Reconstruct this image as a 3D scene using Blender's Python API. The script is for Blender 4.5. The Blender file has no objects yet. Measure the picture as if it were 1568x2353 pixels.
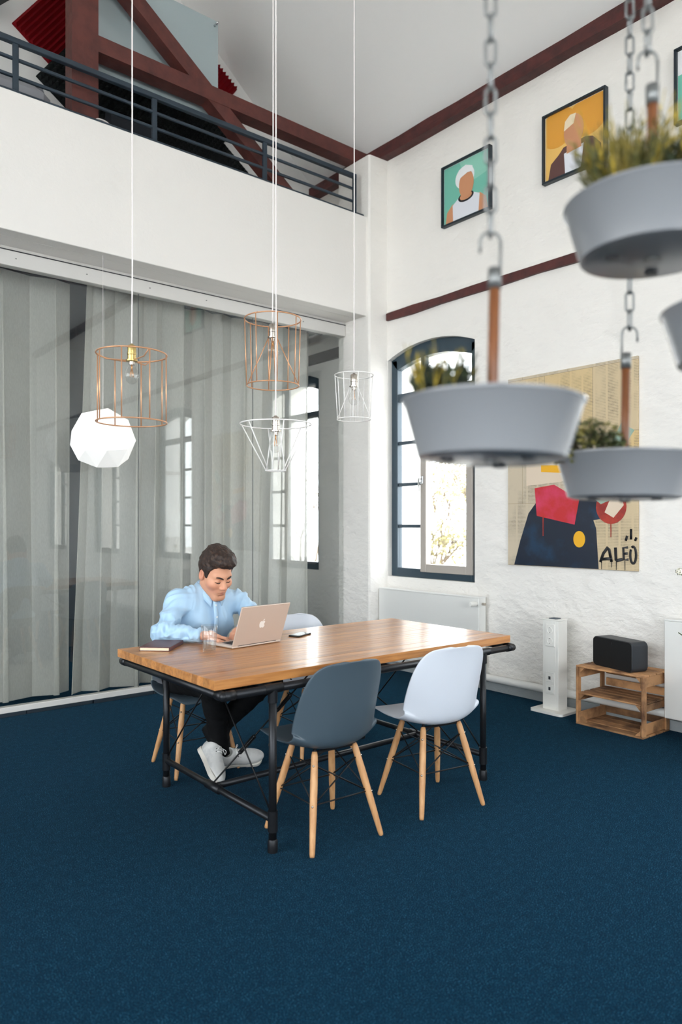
import bpy, bmesh, math, random
import numpy as np
from mathutils import Vector, Matrix, Euler, Quaternion

S = bpy.context.scene
COL = S.collection
rnd = random.Random(7)
PI = math.pi

# ------------------------------------------------------------------ camera
# the room: x runs along the glass partition to the brick wall, y runs from the
# viewer to the partition, z up; the lens is level with a small upward shift
YAW = math.radians(50.6)
cam = bpy.data.cameras.new('camera')
cam.sensor_fit = 'VERTICAL'
cam.sensor_height = 36.0
cam.sensor_width = 24.0
cam.lens = 1675 / 2353 * 36.0
cam.shift_y = 27.5 / 2353
cam.clip_start = 0.05
cam.clip_end = 200
cam.dof.use_dof = True
cam.dof.focus_distance = 4.3
cam.dof.aperture_fstop = 1.9
cam_o = bpy.data.objects.new('camera', cam)
COL.objects.link(cam_o)
cam_o.location = (0, 0, 1.40)
cam_o.rotation_euler = (PI / 2, 0, YAW - PI / 2)
S.camera = cam_o

# ------------------------------------------------------------------ sky, exposure
w = bpy.data.worlds.new('overcast_sky')
S.world = w
w.use_nodes = True
bg = w.node_tree.nodes['Background']
bg.inputs[0].default_value = (0.94, 0.97, 1.0, 1)
bg.inputs[1].default_value = 9.0
S.view_settings.view_transform = 'Standard'
S.view_settings.look = 'None'
S.view_settings.gamma = 1.0
S.view_settings.use_curve_mapping = False
S.view_settings.exposure = 0.32
S.cycles.use_denoising = True
S.cycles.max_bounces = 12
S.cycles.diffuse_bounces = 9
S.cycles.glossy_bounces = 4
S.cycles.transmission_bounces = 8
S.cycles.transparent_max_bounces = 16
S.cycles.sample_clamp_indirect = 12
S.cycles.caustics_reflective = False
S.cycles.caustics_refractive = False


def portal(loc, rot, sx, sy):
    """daylight through one window opening: a Cycles sky portal, it emits nothing of its own"""
    l = bpy.data.lights.new('window_daylight', 'AREA')
    l.shape = 'RECTANGLE'
    l.size = sx
    l.size_y = sy
    l.cycles.is_portal = True
    o = bpy.data.objects.new('window_daylight', l)
    COL.objects.link(o)
    o.location = loc
    o.rotation_euler = rot


# ------------------------------------------------------------------ helpers
MATS = {}


def lin(c):
    return tuple(((x / 255) / 12.92 if x / 255 <= .04045 else ((x / 255 + .055) / 1.055) ** 2.4) for x in c)


def pm(name, rgb, rough=.5, metal=0., spec=.5, bump=None, var=None, coat=0., sheen=0., attr=None, coords='Object',
       emis=None, rand=0., alpha=1., trans=0.):
    """principled material; rgb is sRGB 0-255. bump=(scale,strength,detail,stretch); var=(scale,rgb2,lo,hi,detail,stretch)"""
    m = bpy.data.materials.new(name)
    m.use_nodes = True
    nt = m.node_tree
    N, L = nt.nodes, nt.links
    p = N['Principled BSDF']
    c = lin(rgb)
    p.inputs['Base Color'].default_value = (*c, 1)
    p.inputs['Roughness'].default_value = rough
    p.inputs['Metallic'].default_value = metal
    p.inputs['Specular IOR Level'].default_value = spec
    p.inputs['Coat Weight'].default_value = coat
    p.inputs['Coat Roughness'].default_value = .12
    p.inputs['Sheen Weight'].default_value = sheen
    p.inputs['Transmission Weight'].default_value = trans
    tc = N.new('ShaderNodeTexCoord')

    def noise(scale, detail=6, stretch=None, rough_=.55):
        n = N.new('ShaderNodeTexNoise')
        n.inputs['Scale'].default_value = scale
        n.inputs['Detail'].default_value = detail
        n.inputs['Roughness'].default_value = rough_
        if stretch:
            mp = N.new('ShaderNodeMapping')
            mp.inputs['Scale'].default_value = stretch
            L.new(tc.outputs[coords], mp.inputs[0])
            L.new(mp.outputs[0], n.inputs['Vector'])
        else:
            L.new(tc.outputs[coords], n.inputs['Vector'])
        return n
    col = None
    if attr:
        a = N.new('ShaderNodeAttribute')
        a.attribute_name = attr
        col = a.outputs['Color']
    if var:
        vs = list(var) + [4, None][len(var) - 4:] if len(var) < 6 else list(var)
        n = noise(vs[0], vs[4], vs[5])
        r = N.new('ShaderNodeMapRange')
        r.inputs[1].default_value = vs[2]
        r.inputs[2].default_value = vs[3]
        L.new(n.outputs['Fac'], r.inputs[0])
        mx = N.new('ShaderNodeMix')
        mx.data_type = 'RGBA'
        if col is None:
            mx.inputs[6].default_value = (*c, 1)
        else:
            L.new(col, mx.inputs[6])
        mx.inputs[7].default_value = (*lin(vs[1]), 1)
        L.new(r.outputs[0], mx.inputs[0])
        col = mx.outputs[2]
    if rand:
        oi = N.new('ShaderNodeObjectInfo')
        r = N.new('ShaderNodeMapRange')
        r.inputs[3].default_value = 1 - rand
        r.inputs[4].default_value = 1 + rand
        L.new(oi.outputs['Random'], r.inputs[0])
        hs = N.new('ShaderNodeHueSaturation')
        L.new(r.outputs[0], hs.inputs['Value'])
        if col is None:
            hs.inputs['Color'].default_value = (*c, 1)
        else:
            L.new(col, hs.inputs['Color'])
        col = hs.outputs[0]
    if col is not None:
        L.new(col, p.inputs['Base Color'])
    if bump:
        bs = list(bump) + [6, None][len(bump) - 2:] if len(bump) < 4 else list(bump)
        n = noise(bs[0], bs[2], bs[3])
        b = N.new('ShaderNodeBump')
        b.inputs['Strength'].default_value = 1
        b.inputs['Distance'].default_value = bs[1]
        L.new(n.outputs['Fac'], b.inputs['Height'])
        L.new(b.outputs[0], p.inputs['Normal'])
    if emis:
        p.inputs['Emission Color'].default_value = (*lin(emis[0]), 1)
        p.inputs['Emission Strength'].default_value = emis[1]
    MATS[name] = m
    return m


def thin_glass(name, ior=1.5, tint=(1, 1, 1), gloss_rough=0.0):
    """a thin pane: what Fresnel does not mirror passes straight through"""
    m = bpy.data.materials.new(name)
    m.use_nodes = True
    nt = m.node_tree
    N, L = nt.nodes, nt.links
    N.remove(N['Principled BSDF'])
    fr = N.new('ShaderNodeFresnel')
    # the same pane seen from its far face: invert the index so that it never mirrors everything
    ge = N.new('ShaderNodeNewGeometry')
    mr = N.new('ShaderNodeMapRange')
    mr.inputs[3].default_value = ior
    mr.inputs[4].default_value = 1 / ior
    L.new(ge.outputs['Backfacing'], mr.inputs[0])
    L.new(mr.outputs[0], fr.inputs[0])
    t = N.new('ShaderNodeBsdfTransparent')
    t.inputs[0].default_value = (*tint, 1)
    g = N.new('ShaderNodeBsdfGlossy')
    g.inputs['Roughness'].default_value = gloss_rough
    mx = N.new('ShaderNodeMixShader')
    L.new(fr.outputs[0], mx.inputs[0])
    L.new(t.outputs[0], mx.inputs[1])
    L.new(g.outputs[0], mx.inputs[2])
    L.new(mx.outputs[0], N['Material Output'].inputs[0])
    MATS[name] = m
    return m


class MB:
    """collects geometry for one mesh object"""

    def __init__(s):
        s.v, s.f, s.m = [], [], []
        s.M = None

    def add(s, vs, fs, mi=0):
        o = len(s.v)
        for p in vs:
            p = Vector(p)
            if s.M is not None:
                p = s.M @ p
            s.v.append(tuple(p))
        for f in fs:
            s.f.append(tuple(i + o for i in f))
            s.m.append(mi)
        return s

    def box(s, x0, x1, y0, y1, z0, z1, mi=0):
        return s.add([(x0, y0, z0), (x1, y0, z0), (x1, y1, z0), (x0, y1, z0), (x0, y0, z1), (x1, y0, z1), (x1, y1, z1), (x0, y1, z1)],
                     [(0, 3, 2, 1), (4, 5, 6, 7), (0, 1, 5, 4), (1, 2, 6, 5), (2, 3, 7, 6), (3, 0, 4, 7)], mi)

    def cbox(s, x0, x1, y0, y1, z0, z1, c=.004, mi=0):
        """box with chamfered edges: stacked rings"""
        c = min(c, (x1 - x0) * .45, (y1 - y0) * .45, (z1 - z0) * .45)

        def ring(ins, z):
            a, b, d, e = x0 + ins, x1 - ins, y0 + ins, y1 - ins
            k = c
            return [(a + k, d, z), (b - k, d, z), (b, d + k, z), (b, e - k, z), (b - k, e, z), (a + k, e, z), (a, e - k, z), (a, d + k, z)]
        rings = [ring(c * .9, z0), ring(0, z0 + c), ring(0, z1 - c), ring(c * .9, z1)]
        vs = sum(rings, [])
        fs = [tuple(range(7, -1, -1)), tuple(range(24, 32))]
        for r in range(3):
            for i in range(8):
                j = (i + 1) % 8
                fs.append((r * 8 + i, r * 8 + j, r * 8 + 8 + j, r * 8 + 8 + i))
        return s.add(vs, fs, mi)

    def prism(s, poly, axis, a, b, mi=0):
        """extrude a 2D polygon along axis from a to b; poly in the two other axes (cyclic order)"""
        n = len(poly)

        def P(q, t):
            if axis == 'x':
                return (t, q[0], q[1])
            if axis == 'y':
                return (q[0], t, q[1])
            return (q[0], q[1], t)
        vs = [P(q, a) for q in poly] + [P(q, b) for q in poly]
        fs = [tuple(range(n - 1, -1, -1)), tuple(range(n, 2 * n))] + [(i, (i + 1) % n, n + (i + 1) % n, n + i) for i in range(n)]
        return s.add(vs, fs, mi)

    def tube(s, pts, r, n=8, closed=False, caps=True, mi=0):
        pts = [Vector(p) for p in pts]
        rs = r if isinstance(r, (list, tuple)) else [r] * len(pts)
        N = len(pts)
        vs, fs = [], []
        up = None
        for i, p in enumerate(pts):
            if closed:
                t = pts[(i + 1) % N] - pts[i - 1]
            else:
                t = pts[min(i + 1, N - 1)] - pts[max(i - 1, 0)]
            t.normalize()
            if up is None:
                up = Vector((0, 0, 1)) if abs(t.z) < .9 else Vector((1, 0, 0))
            a = t.cross(up)
            if a.length < 1e-6:
                a = t.orthogonal()
            a.normalize()
            b = a.cross(t)
            b.normalize()
            up = b
            for k in range(n):
                q = 2 * PI * k / n
                vs.append(p + (a * math.cos(q) + b * math.sin(q)) * rs[i])
        for i in range(N if closed else N - 1):
            j = (i + 1) % N
            for k in range(n):
                l = (k + 1) % n
                fs.append((i * n + k, i * n + l, j * n + l, j * n + k))
        if caps and not closed:
            fs.append(tuple(range(n - 1, -1, -1)))
            fs.append(tuple((N - 1) * n + k for k in range(n)))
        return s.add(vs, fs, mi)

    def lathe(s, prof, n=24, c=(0, 0, 0), mi=0, capb=True, capt=True):
        vs, fs = [], []
        for r, z in prof:
            for k in range(n):
                q = 2 * PI * k / n
                vs.append((c[0] + r * math.cos(q), c[1] + r * math.sin(q), c[2] + z))
        for i in range(len(prof) - 1):
            for k in range(n):
                l = (k + 1) % n
                fs.append((i * n + k, i * n + l, i * n + n + l, i * n + n + k))
        if capb:
            fs.append(tuple(range(n - 1, -1, -1)))
        if capt:
            fs.append(tuple((len(prof) - 1) * n + k for k in range(n)))
        return s.add(vs, fs, mi)

    def ball(s, c, r, n=10, mi=0):
        rr = r if isinstance(r, (tuple, list)) else (r, r, r)
        vs, fs = [(c[0], c[1], c[2] - rr[2])], []
        h = n // 2
        for i in range(1, h):
            a = -PI / 2 + PI * i / h
            for k in range(n):
                q = 2 * PI * k / n
                vs.append((c[0] + rr[0] * math.cos(a) * math.cos(q), c[1] + rr[1] * math.cos(a) * math.sin(q), c[2] + rr[2] * math.sin(a)))
        vs.append((c[0], c[1], c[2] + rr[2]))
        t = len(vs) - 1
        for k in range(n):
            l = (k + 1) % n
            fs.append((0, 1 + l, 1 + k))
            fs.append((t, t - n + k, t - n + l))
        for i in range(h - 2):
            for k in range(n):
                l = (k + 1) % n
                fs.append((1 + i * n + k, 1 + i * n + l, 1 + i * n + n + l, 1 + i * n + n + k))
        return s.add(vs, fs, mi)

    def mesh(s, name, smooth=False, angle=None):
        me = bpy.data.meshes.new(name)
        me.from_pydata(s.v, [], s.f)
        if any(s.m):
            me.polygons.foreach_set('material_index', s.m)
        if smooth or angle:
            me.polygons.foreach_set('use_smooth', [True] * len(me.polygons))
            if angle:
                me.set_sharp_from_angle(angle=math.radians(angle))
        me.update()
        return me

    def build(s, name, mat, parent=None, smooth=False, angle=None):
        return obj(name, s.mesh(name, smooth, angle), mat, parent)


def M_(m):
    return MATS[m] if isinstance(m, str) else m


def obj(name, me, mat, parent=None):
    for k in (mat if isinstance(mat, (list, tuple)) else [mat]):
        if k is not None:
            me.materials.append(M_(k))
    o = bpy.data.objects.new(name, me)
    COL.objects.link(o)
    if parent is not None:
        o.parent = parent
    return o


def share(name, me, parent, loc=(0, 0, 0), rot=(0, 0, 0), sc=None):
    """one more piece with the same mesh"""
    o = bpy.data.objects.new(name, me)
    COL.objects.link(o)
    o.parent = parent
    o.location = loc
    o.rotation_euler = rot
    if sc:
        o.scale = sc
    return o


def tag(o, label, cat, group=None):
    o['label'] = label
    o['category'] = cat
    if group:
        o['group'] = group
    return o


def thing(name, label, cat, loc=(0, 0, 0), rz=0, group=None, rot=None):
    o = bpy.data.objects.new(name, None)
    COL.objects.link(o)
    o.empty_display_size = .05
    o.location = loc
    o.rotation_euler = rot if rot else (0, 0, rz)
    return tag(o, label, cat, group)


def struct(name, mb, mat, parent=None, smooth=False, label=None):
    o = mb.build(name, mat, parent, smooth)
    if parent is None:
        o['kind'] = 'structure'
    if label:
        o['label'] = label
    return o


def sroot(name, loc=(0, 0, 0)):
    o = bpy.data.objects.new(name, None)
    COL.objects.link(o)
    o.location = loc
    o['kind'] = 'structure'
    return o


def copy_tree(o, parent=None):
    c = o.copy()
    COL.objects.link(c)
    c.parent = parent
    for ch in list(o.children):
        copy_tree(ch, c)
    return c


def bez(pts, n=12):
    """Catmull-Rom through pts"""
    P = [Vector(p) for p in pts]
    out = []
    for i in range(len(P) - 1):
        p0, p1, p2, p3 = P[max(i - 1, 0)], P[i], P[i + 1], P[min(i + 2, len(P) - 1)]
        for k in range(n):
            t = k / n
            out.append(.5 * ((2 * p1) + (p2 - p0) * t + (2 * p0 - 5 * p1 + 4 * p2 - p3) * t * t + (3 * p1 - p0 - 3 * p2 + p3) * t ** 3))
    out.append(P[-1])
    return out


# ------------------------------------------------------------------ materials
def carpet_mat():
    m = pm('carpet_blue', (20, 56, 86), .95, sheen=.06, spec=.0)
    nt = m.node_tree
    N, L = nt.nodes, nt.links
    p = N['Principled BSDF']
    tc = N.new('ShaderNodeTexCoord')
    v = N.new('ShaderNodeTexNoise')
    v.inputs['Scale'].default_value = 260
    v.inputs['Detail'].default_value = 3
    L.new(tc.outputs['Object'], v.inputs['Vector'])
    big = N.new('ShaderNodeTexNoise')
    big.inputs['Scale'].default_value = 28
    big.inputs['Detail'].default_value = 6
    L.new(tc.outputs['Object'], big.inputs['Vector'])
    ad = N.new('ShaderNodeMath')
    ad.operation = 'MULTIPLY_ADD'
    ad.inputs[1].default_value = .12
    L.new(big.outputs['Fac'], ad.inputs[0])
    L.new(v.outputs['Fac'], ad.inputs[2])
    cr = N.new('ShaderNodeValToRGB')
    e = cr.color_ramp
    e.elements[0].position = .37
    e.elements[0].color = (*lin((1, 17, 31)), 1)
    e.elements[1].position = .80
    e.elements[1].color = (*lin((66, 128, 154)), 1)
    k = e.elements.new(.555)
    k.color = (*lin((3, 33, 53)), 1)
    k = e.elements.new(.66)
    k.color = (*lin((10, 55, 80)), 1)
    L.new(ad.outputs[0], cr.inputs[0])
    L.new(cr.outputs[0], p.inputs['Base Color'])
    b = N.new('ShaderNodeBump')
    b.inputs['Distance'].default_value = .004
    L.new(v.outputs['Fac'], b.inputs['Height'])
    L.new(b.outputs[0], p.inputs['Normal'])
    p.inputs['Sheen Tint'].default_value = (.45, .75, 1, 1)


carpet_mat()


def rough_wall_mat():
    """old masonry under many coats of white paint: shallow swells, chips and trowel ridges, rougher low down"""
    m = pm('painted_masonry', (240, 237, 232), .75, spec=.25)
    nt = m.node_tree
    N, L = nt.nodes, nt.links
    p = N['Principled BSDF']
    tc = N.new('ShaderNodeTexCoord')

    def tex(scale, detail, rough, stretch, dist=0.):
        mp = N.new('ShaderNodeMapping')
        mp.inputs['Scale'].default_value = stretch
        L.new(tc.outputs['Object'], mp.inputs[0])
        n = N.new('ShaderNodeTexNoise')
        n.inputs['Scale'].default_value = scale
        n.inputs['Detail'].default_value = detail
        n.inputs['Roughness'].default_value = rough
        n.inputs['Distortion'].default_value = dist
        L.new(mp.outputs[0], n.inputs['Vector'])
        return n.outputs['Fac']
    swell = tex(2.2, 4, .5, (1, 1, 1.6))
    chip = tex(9, 7, .58, (1, .8, 1.3), .12)
    # worn zone: stronger relief towards the foot of the wall, where the plaster has broken away
    sx = N.new('ShaderNodeSeparateXYZ')
    L.new(tc.outputs['Object'], sx.inputs[0])
    mr = N.new('ShaderNodeMapRange')
    mr.inputs[1].default_value = 1.5
    mr.inputs[2].default_value = .3
    mr.inputs[3].default_value = .35
    mr.inputs[4].default_value = 1.0
    L.new(sx.outputs['Z'], mr.inputs[0])
    mu = N.new('ShaderNodeMath')
    mu.operation = 'MULTIPLY'
    L.new(chip, mu.inputs[0])
    L.new(mr.outputs[0], mu.inputs[1])
    b1 = N.new('ShaderNodeBump')
    b1.inputs['Distance'].default_value = .04
    L.new(swell, b1.inputs['Height'])
    b2 = N.new('ShaderNodeBump')
    b2.inputs['Distance'].default_value = .034
    L.new(mu.outputs[0], b2.inputs['Height'])
    L.new(b1.outputs[0], b2.inputs['Normal'])
    L.new(b2.outputs[0], p.inputs['Normal'])


rough_wall_mat()
pm('white_plaster', (236, 233, 229), .8, spec=.2, bump=(40, .0015))
pm('ceiling_paint', (240, 239, 238), .85, spec=.15)
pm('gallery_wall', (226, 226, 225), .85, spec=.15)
pm('room_dimness_paint', (74, 82, 88), .85, spec=.2)  # the far room's dimness is put into this dark tone
pm('skirting_grey', (150, 156, 158), .85, spec=.2, bump=(7, .02, 8))  # plain grey of the skirting
pm('white_metal', (232, 232, 229), .35)
pm('rail_white', (214, 212, 209), .4)
pm('dark_steel', (38, 50, 60), .45, metal=.2, spec=.5)
pm('rail_steel', (44, 58, 70), .42, metal=.15)
pm('oxblood_timber', (98, 48, 42), .6, bump=(14, .006, 8, (1, 1, 1)), var=(9, (70, 34, 31), .4, .75, 8))
pm('oxblood_dark', (86, 38, 36), .6, bump=(10, .012, 8, (1, .3, 1)), var=(10, (56, 26, 27), .4, .75, 8))
pm('black_pipe', (34, 36, 40), .38, metal=.55, spec=.5)
pm('black_wire', (18, 19, 22), .45, metal=.4)
pm('wood_oak', (196, 136, 78), .32, coat=.25, rand=.22, var=(3.2, (150, 92, 46), .42, .74, 10, (1.2, 16, 16)), bump=(5, .0008, 8, (1.5, 30, 30)))
pm('wood_beech', (206, 158, 110), .5, var=(6, (178, 126, 80), .4, .75, 6, (8, 8, .7)))
pm('wood_bamboo', (124, 76, 44), .45, var=(7, (92, 52, 28), .4, .7, 5, (8, 8, .8)))
pm('crate_wood', (182, 136, 94), .8, rand=.42, var=(7, (84, 54, 36), .44, .70, 9, (1, 1, 1)), bump=(16, .003, 8))
pm('window_slate', (50, 68, 80), .4, metal=.1)
pm('sash_grey', (186, 178, 170), .4, metal=.2)
pm('chrome', (210, 212, 214), .18, metal=1.)
pm('galvanised', (128, 130, 130), .45, metal=.8)
pm('white_shell', (208, 214, 224), .38)
pm('slate_shell', (66, 80, 90), .42)
pm('copper_wire', (212, 158, 118), .35, metal=.5)
pm('white_wire', (236, 234, 231), .4)
pm('brass', (196, 172, 112), .3, metal=1.)
pm('nickel', (190, 182, 172), .22, metal=1.)
pm('cord_white', (236, 228, 226), .6)
pm('filament', (226, 160, 90), .3, metal=.6)
pm('laptop_alu', (216, 203, 192), .42, metal=.35)
pm('logo_white', (246, 244, 240), .3)
pm('key_black', (22, 22, 24), .5)
pm('screen_dark', (12, 13, 15), .1)
pm('book_cover', (98, 66, 68), .45)
pm('paper', (232, 214, 186), .8)
pm('phone_black', (16, 18, 22), .25)
pm('phone_glass', (52, 58, 66), .06)
pm('speaker_cloth', (4, 5, 8), .75, bump=(900, .0006))
pm('speaker_body', (34, 39, 46), .5)
pm('socket_white', (238, 237, 232), .35)
pm('socket_dark', (52, 54, 58), .5)
pm('navy_plastic', (36, 56, 74), .35)
pm('planter_shaded_white', (132, 134, 138), .25)  # white metal; the shade on it is put into this grey
pm('soil', (46, 36, 28), .95, bump=(60, .01))
pm('leaf_dark', (44, 58, 24), .6, var=(30, (26, 36, 18), .4, .6))
pm('leaf_yellow', (176, 150, 44), .6, var=(20, (120, 112, 40), .4, .65))
pm('leaf_olive', (72, 76, 32), .6, rand=.1, var=(25, (132, 116, 50), .45, .66))
pm('leaf_box', (74, 84, 52), .6, var=(22, (176, 164, 92), .5, .66))
pm('leaf_green', (58, 74, 30), .55)
pm('petal_white', (244, 240, 222), .6)
pm('frame_dark', (26, 40, 50), .4)
pm('board_glass', (168, 182, 186), .12, spec=.6)
pm('foam_red', (128, 16, 26), .9, spec=.1)
pm('foam_black', (30, 34, 35), .9, spec=.2)
pm('sofa_grey', (150, 152, 158), .85)
pm('dark_fabric', (16, 22, 32), .8)
pm('black_plastic', (16, 20, 25), .45)
pm('pale_ground', (222, 218, 212), .95, var=(3, (200, 198, 192), .4, .7))
pm('bark', (92, 80, 66), .9)
pm('pale_leaf', (138, 131, 92), .8)
pm('teal_print', (118, 192, 172), .5)
pm('teal_pale', (146, 208, 188), .5)
pm('amber_print', (226, 160, 60), .5)
pm('amber_pale', (236, 190, 104), .5)
pm('cream_print', (240, 222, 190), .5)
pm('skin_print', (206, 146, 108), .5)
pm('hair_print', (236, 238, 240), .5)
pm('shirt_print', (226, 228, 236), .5)
pm('jacket_print', (98, 66, 62), .5)
pm('ink_dark', (30, 30, 38), .5)
pm('ink_black', (14, 16, 22), .5)
pm('ink_navy', (10, 26, 46), .4, var=(5, (16, 56, 86), .5, .75, 8))
pm('ink_red', (196, 46, 52), .4, var=(6, (214, 66, 104), .45, .7, 6))
pm('ink_orange', (178, 58, 42), .4, var=(9, (140, 38, 34), .45, .7))
pm('ink_yellow', (238, 178, 40), .4)
pm('ink_cream', (224, 206, 184), .5)
pm('ink_mint', (150, 176, 160), .5)
thin_glass('partition_glass', 1.62, (.975, .985, .98))
thin_glass('window_glass', 1.5, (.97, .98, .98))
thin_glass('bulb_glass', 1.6, (.96, .96, .955))
thin_glass('tumbler_glass', 1.7, (.96, .97, .97))
thin_glass('water', 1.5, (.93, .94, .94))
pm('lantern_paper', (240, 240, 238), .7, emis=((255, 253, 248), .30))


def curtain_mat():
    m = bpy.data.materials.new('sheer_curtain')
    m.use_nodes = True
    nt = m.node_tree
    N, L = nt.nodes, nt.links
    N.remove(N['Principled BSDF'])
    tc = N.new('ShaderNodeTexCoord')
    mp = N.new('ShaderNodeMapping')
    mp.inputs['Scale'].default_value = (260, 260, 40)
    L.new(tc.outputs['Object'], mp.inputs[0])
    n = N.new('ShaderNodeTexNoise')
    n.inputs['Scale'].default_value = 1
    n.inputs['Detail'].default_value = 3
    L.new(mp.outputs[0], n.inputs['Vector'])
    mr = N.new('ShaderNodeMapRange')
    mr.inputs[1].default_value = .3
    mr.inputs[2].default_value = .7
    mr.inputs[3].default_value = .12
    mr.inputs[4].default_value = .26
    L.new(n.outputs['Fac'], mr.inputs[0])
    d = N.new('ShaderNodeBsdfDiffuse')
    d.inputs[0].default_value = (*lin((228, 227, 221)), 1)
    t = N.new('ShaderNodeBsdfTranslucent')
    t.inputs[0].default_value = (*lin((218, 217, 212)), 1)
    a = N.new('ShaderNodeMixShader')
    a.inputs[0].default_value = .42
    L.new(d.outputs[0], a.inputs[1])
    L.new(t.outputs[0], a.inputs[2])
    tr = N.new('ShaderNodeBsdfTransparent')
    b = N.new('ShaderNodeMixShader')
    L.new(mr.outputs[0], b.inputs[0])
    L.new(a.outputs[0], b.inputs[1])
    L.new(tr.outputs[0], b.inputs[2])
    L.new(b.outputs[0], N['Material Output'].inputs[0])
    MATS['sheer_curtain'] = m


curtain_mat()


def news_mat():
    """pasted newsprint: yellowed sheets with columns of grey type rows"""
    m = pm('newsprint', (206, 190, 160), .6)
    nt = m.node_tree
    N, L = nt.nodes, nt.links
    p = N['Principled BSDF']
    tc = N.new('ShaderNodeTexCoord')
    sep = N.new('ShaderNodeSeparateXYZ')
    L.new(tc.outputs['Object'], sep.inputs[0])
    # sheets
    bk = N.new('ShaderNodeTexBrick')
    bk.inputs['Scale'].default_value = 1
    bk.inputs['Brick Width'].default_value = .42
    bk.inputs['Row Height'].default_value = .5
    bk.inputs['Mortar Size'].default_value = .002
    bk.inputs['Bias'].default_value = -.2
    bk.inputs['Color1'].default_value = (*lin((204, 190, 166)), 1)
    bk.inputs['Color2'].default_value = (*lin((220, 186, 116)), 1)
    bk.inputs['Mortar'].default_value = (*lin((170, 150, 120)), 1)
    cb = N.new('ShaderNodeCombineXYZ')
    L.new(sep.outputs['Y'], cb.inputs[0])
    L.new(sep.outputs['Z'], cb.inputs[1])
    L.new(cb.outputs[0], bk.inputs['Vector'])
    # rows of type: fine stripes in z, broken by noise, with column gutters in y
    wv = N.new('ShaderNodeMath')
    wv.operation = 'SINE'
    mz = N.new('ShaderNodeMath')
    mz.operation = 'MULTIPLY'
    mz.inputs[1].default_value = 2 * PI / .011
    L.new(sep.outputs['Z'], mz.inputs[0])
    L.new(mz.outputs[0], wv.inputs[0])
    gy = N.new('ShaderNodeMath')
    gy.operation = 'SINE'
    my = N.new('ShaderNodeMath')
    my.operation = 'MULTIPLY'
    my.inputs[1].default_value = 2 * PI / .1
    L.new(sep.outputs['Y'], my.inputs[0])
    L.new(my.outputs[0], gy.inputs[0])
    st = N.new('ShaderNodeMath')
    st.operation = 'GREATER_THAN'
    st.inputs[1].default_value = -.86
    L.new(gy.outputs[0], st.inputs[0])
    nz = N.new('ShaderNodeTexNoise')
    nz.inputs['Scale'].default_value = 55
    nz.inputs['Detail'].default_value = 4
    L.new(tc.outputs['Object'], nz.inputs['Vector'])
    nb = N.new('ShaderNodeTexNoise')
    nb.inputs['Scale'].default_value = 5
    L.new(tc.outputs['Object'], nb.inputs['Vector'])
    nr = N.new('ShaderNodeMapRange')
    nr.inputs[1].default_value = .4
    nr.inputs[2].default_value = .6
    L.new(nb.outputs['Fac'], nr.inputs[0])
    s2 = N.new('ShaderNodeMapRange')
    s2.inputs[1].default_value = -.2
    s2.inputs[2].default_value = .4
    L.new(wv.outputs[0], s2.inputs[0])
    a = N.new('ShaderNodeMath')
    a.operation = 'MULTIPLY'
    L.new(s2.outputs[0], a.inputs[0])
    L.new(st.outputs[0], a.inputs[1])
    b = N.new('ShaderNodeMath')
    b.operation = 'MULTIPLY'
    L.new(a.outputs[0], b.inputs[0])
    L.new(nz.outputs['Fac'], b.inputs[1])
    c = N.new('ShaderNodeMath')
    c.operation = 'MULTIPLY'
    L.new(b.outputs[0], c.inputs[0])
    L.new(nr.outputs[0], c.inputs[1])
    mx = N.new('ShaderNodeMix')
    mx.data_type = 'RGBA'
    L.new(c.outputs[0], mx.inputs[0])
    L.new(bk.outputs['Color'], mx.inputs[6])
    mx.inputs[7].default_value = (*lin((70, 66, 62)), 1)
    L.new(mx.outputs[2], p.inputs['Base Color'])


news_mat()

# ================================================================== the setting
XR, XL, YB, YG, YF = 4.9, -4.9, -5.0, 5.64, 5.30
ZS, ZT = 3.415, 4.375            # soffit and parapet top
ZW = 5.06                        # top of the side walls
PITCH = math.tan(math.radians(40))
YK, YE = 6.40, 8.4              # back of the gallery, back of the far room
ZRIDGE = ZW + XR * PITCH

struct('floor', MB().box(XL - .3, XR + .1, YB - .3, YE + .3, -.2, 0), 'carpet_blue')


def arch(ya, yb, zs, rise, n=14):
    c = (ya + yb) / 2
    h = (yb - ya) / 2
    R = (h * h + rise * rise) / (2 * rise)
    return [(c - h + 2 * h * i / n, zs + rise - R + math.sqrt(max(R * R - (-h + 2 * h * i / n) ** 2, 0))) for i in range(n + 1)]


def arched_wall(x0, x1, y0, y1, z0, z1, wins):
    """wall between planes x0 (room side) and x1 with arched window openings (ya, yb, sill, spring, rise)"""
    m = MB()
    edges = [y0]
    for wdw in sorted(wins):
        edges += [wdw[0], wdw[1]]
    edges.append(y1)
    for i in range(0, len(edges), 2):
        m.box(min(x0, x1), max(x0, x1), edges[i], edges[i + 1], z0, z1)
    for ya, yb, zl, zp, rise in wins:
        m.box(min(x0, x1), max(x0, x1), ya, yb, z0, zl)
        A = arch(ya, yb, zp, rise)
        for (p, q), (r, s_) in zip(A[:-1], A[1:]):
            m.prism([(p, q), (r, s_), (r, z1), (p, z1)], 'x', min(x0, x1), max(x0, x1))
    return m


SILL, SPR, RISE = .89, 3.0, .11
RW = [(-4.3, -3.15), (-1.7, -.55), (.85, 2.0), (4.14, 5.24), (6.35, 7.5)]
struct('wall_right', arched_wall(XR, XR + .5, YB - .3, YE + .3, 0, ZW, [(a, b, SILL, SPR, RISE) for a, b in RW]), 'painted_masonry')
LW = [(-4.6, -2.8), (-2.5, -.7), (-.4, 1.4), (1.7, 3.5), (3.7, 5.5)]
struct('wall_left', arched_wall(XL, XL - .4, YB - .3, YE + .3, 0, ZW, [(a, b, .8, 4.3, .2) for a, b in LW]), 'white_plaster')
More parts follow.
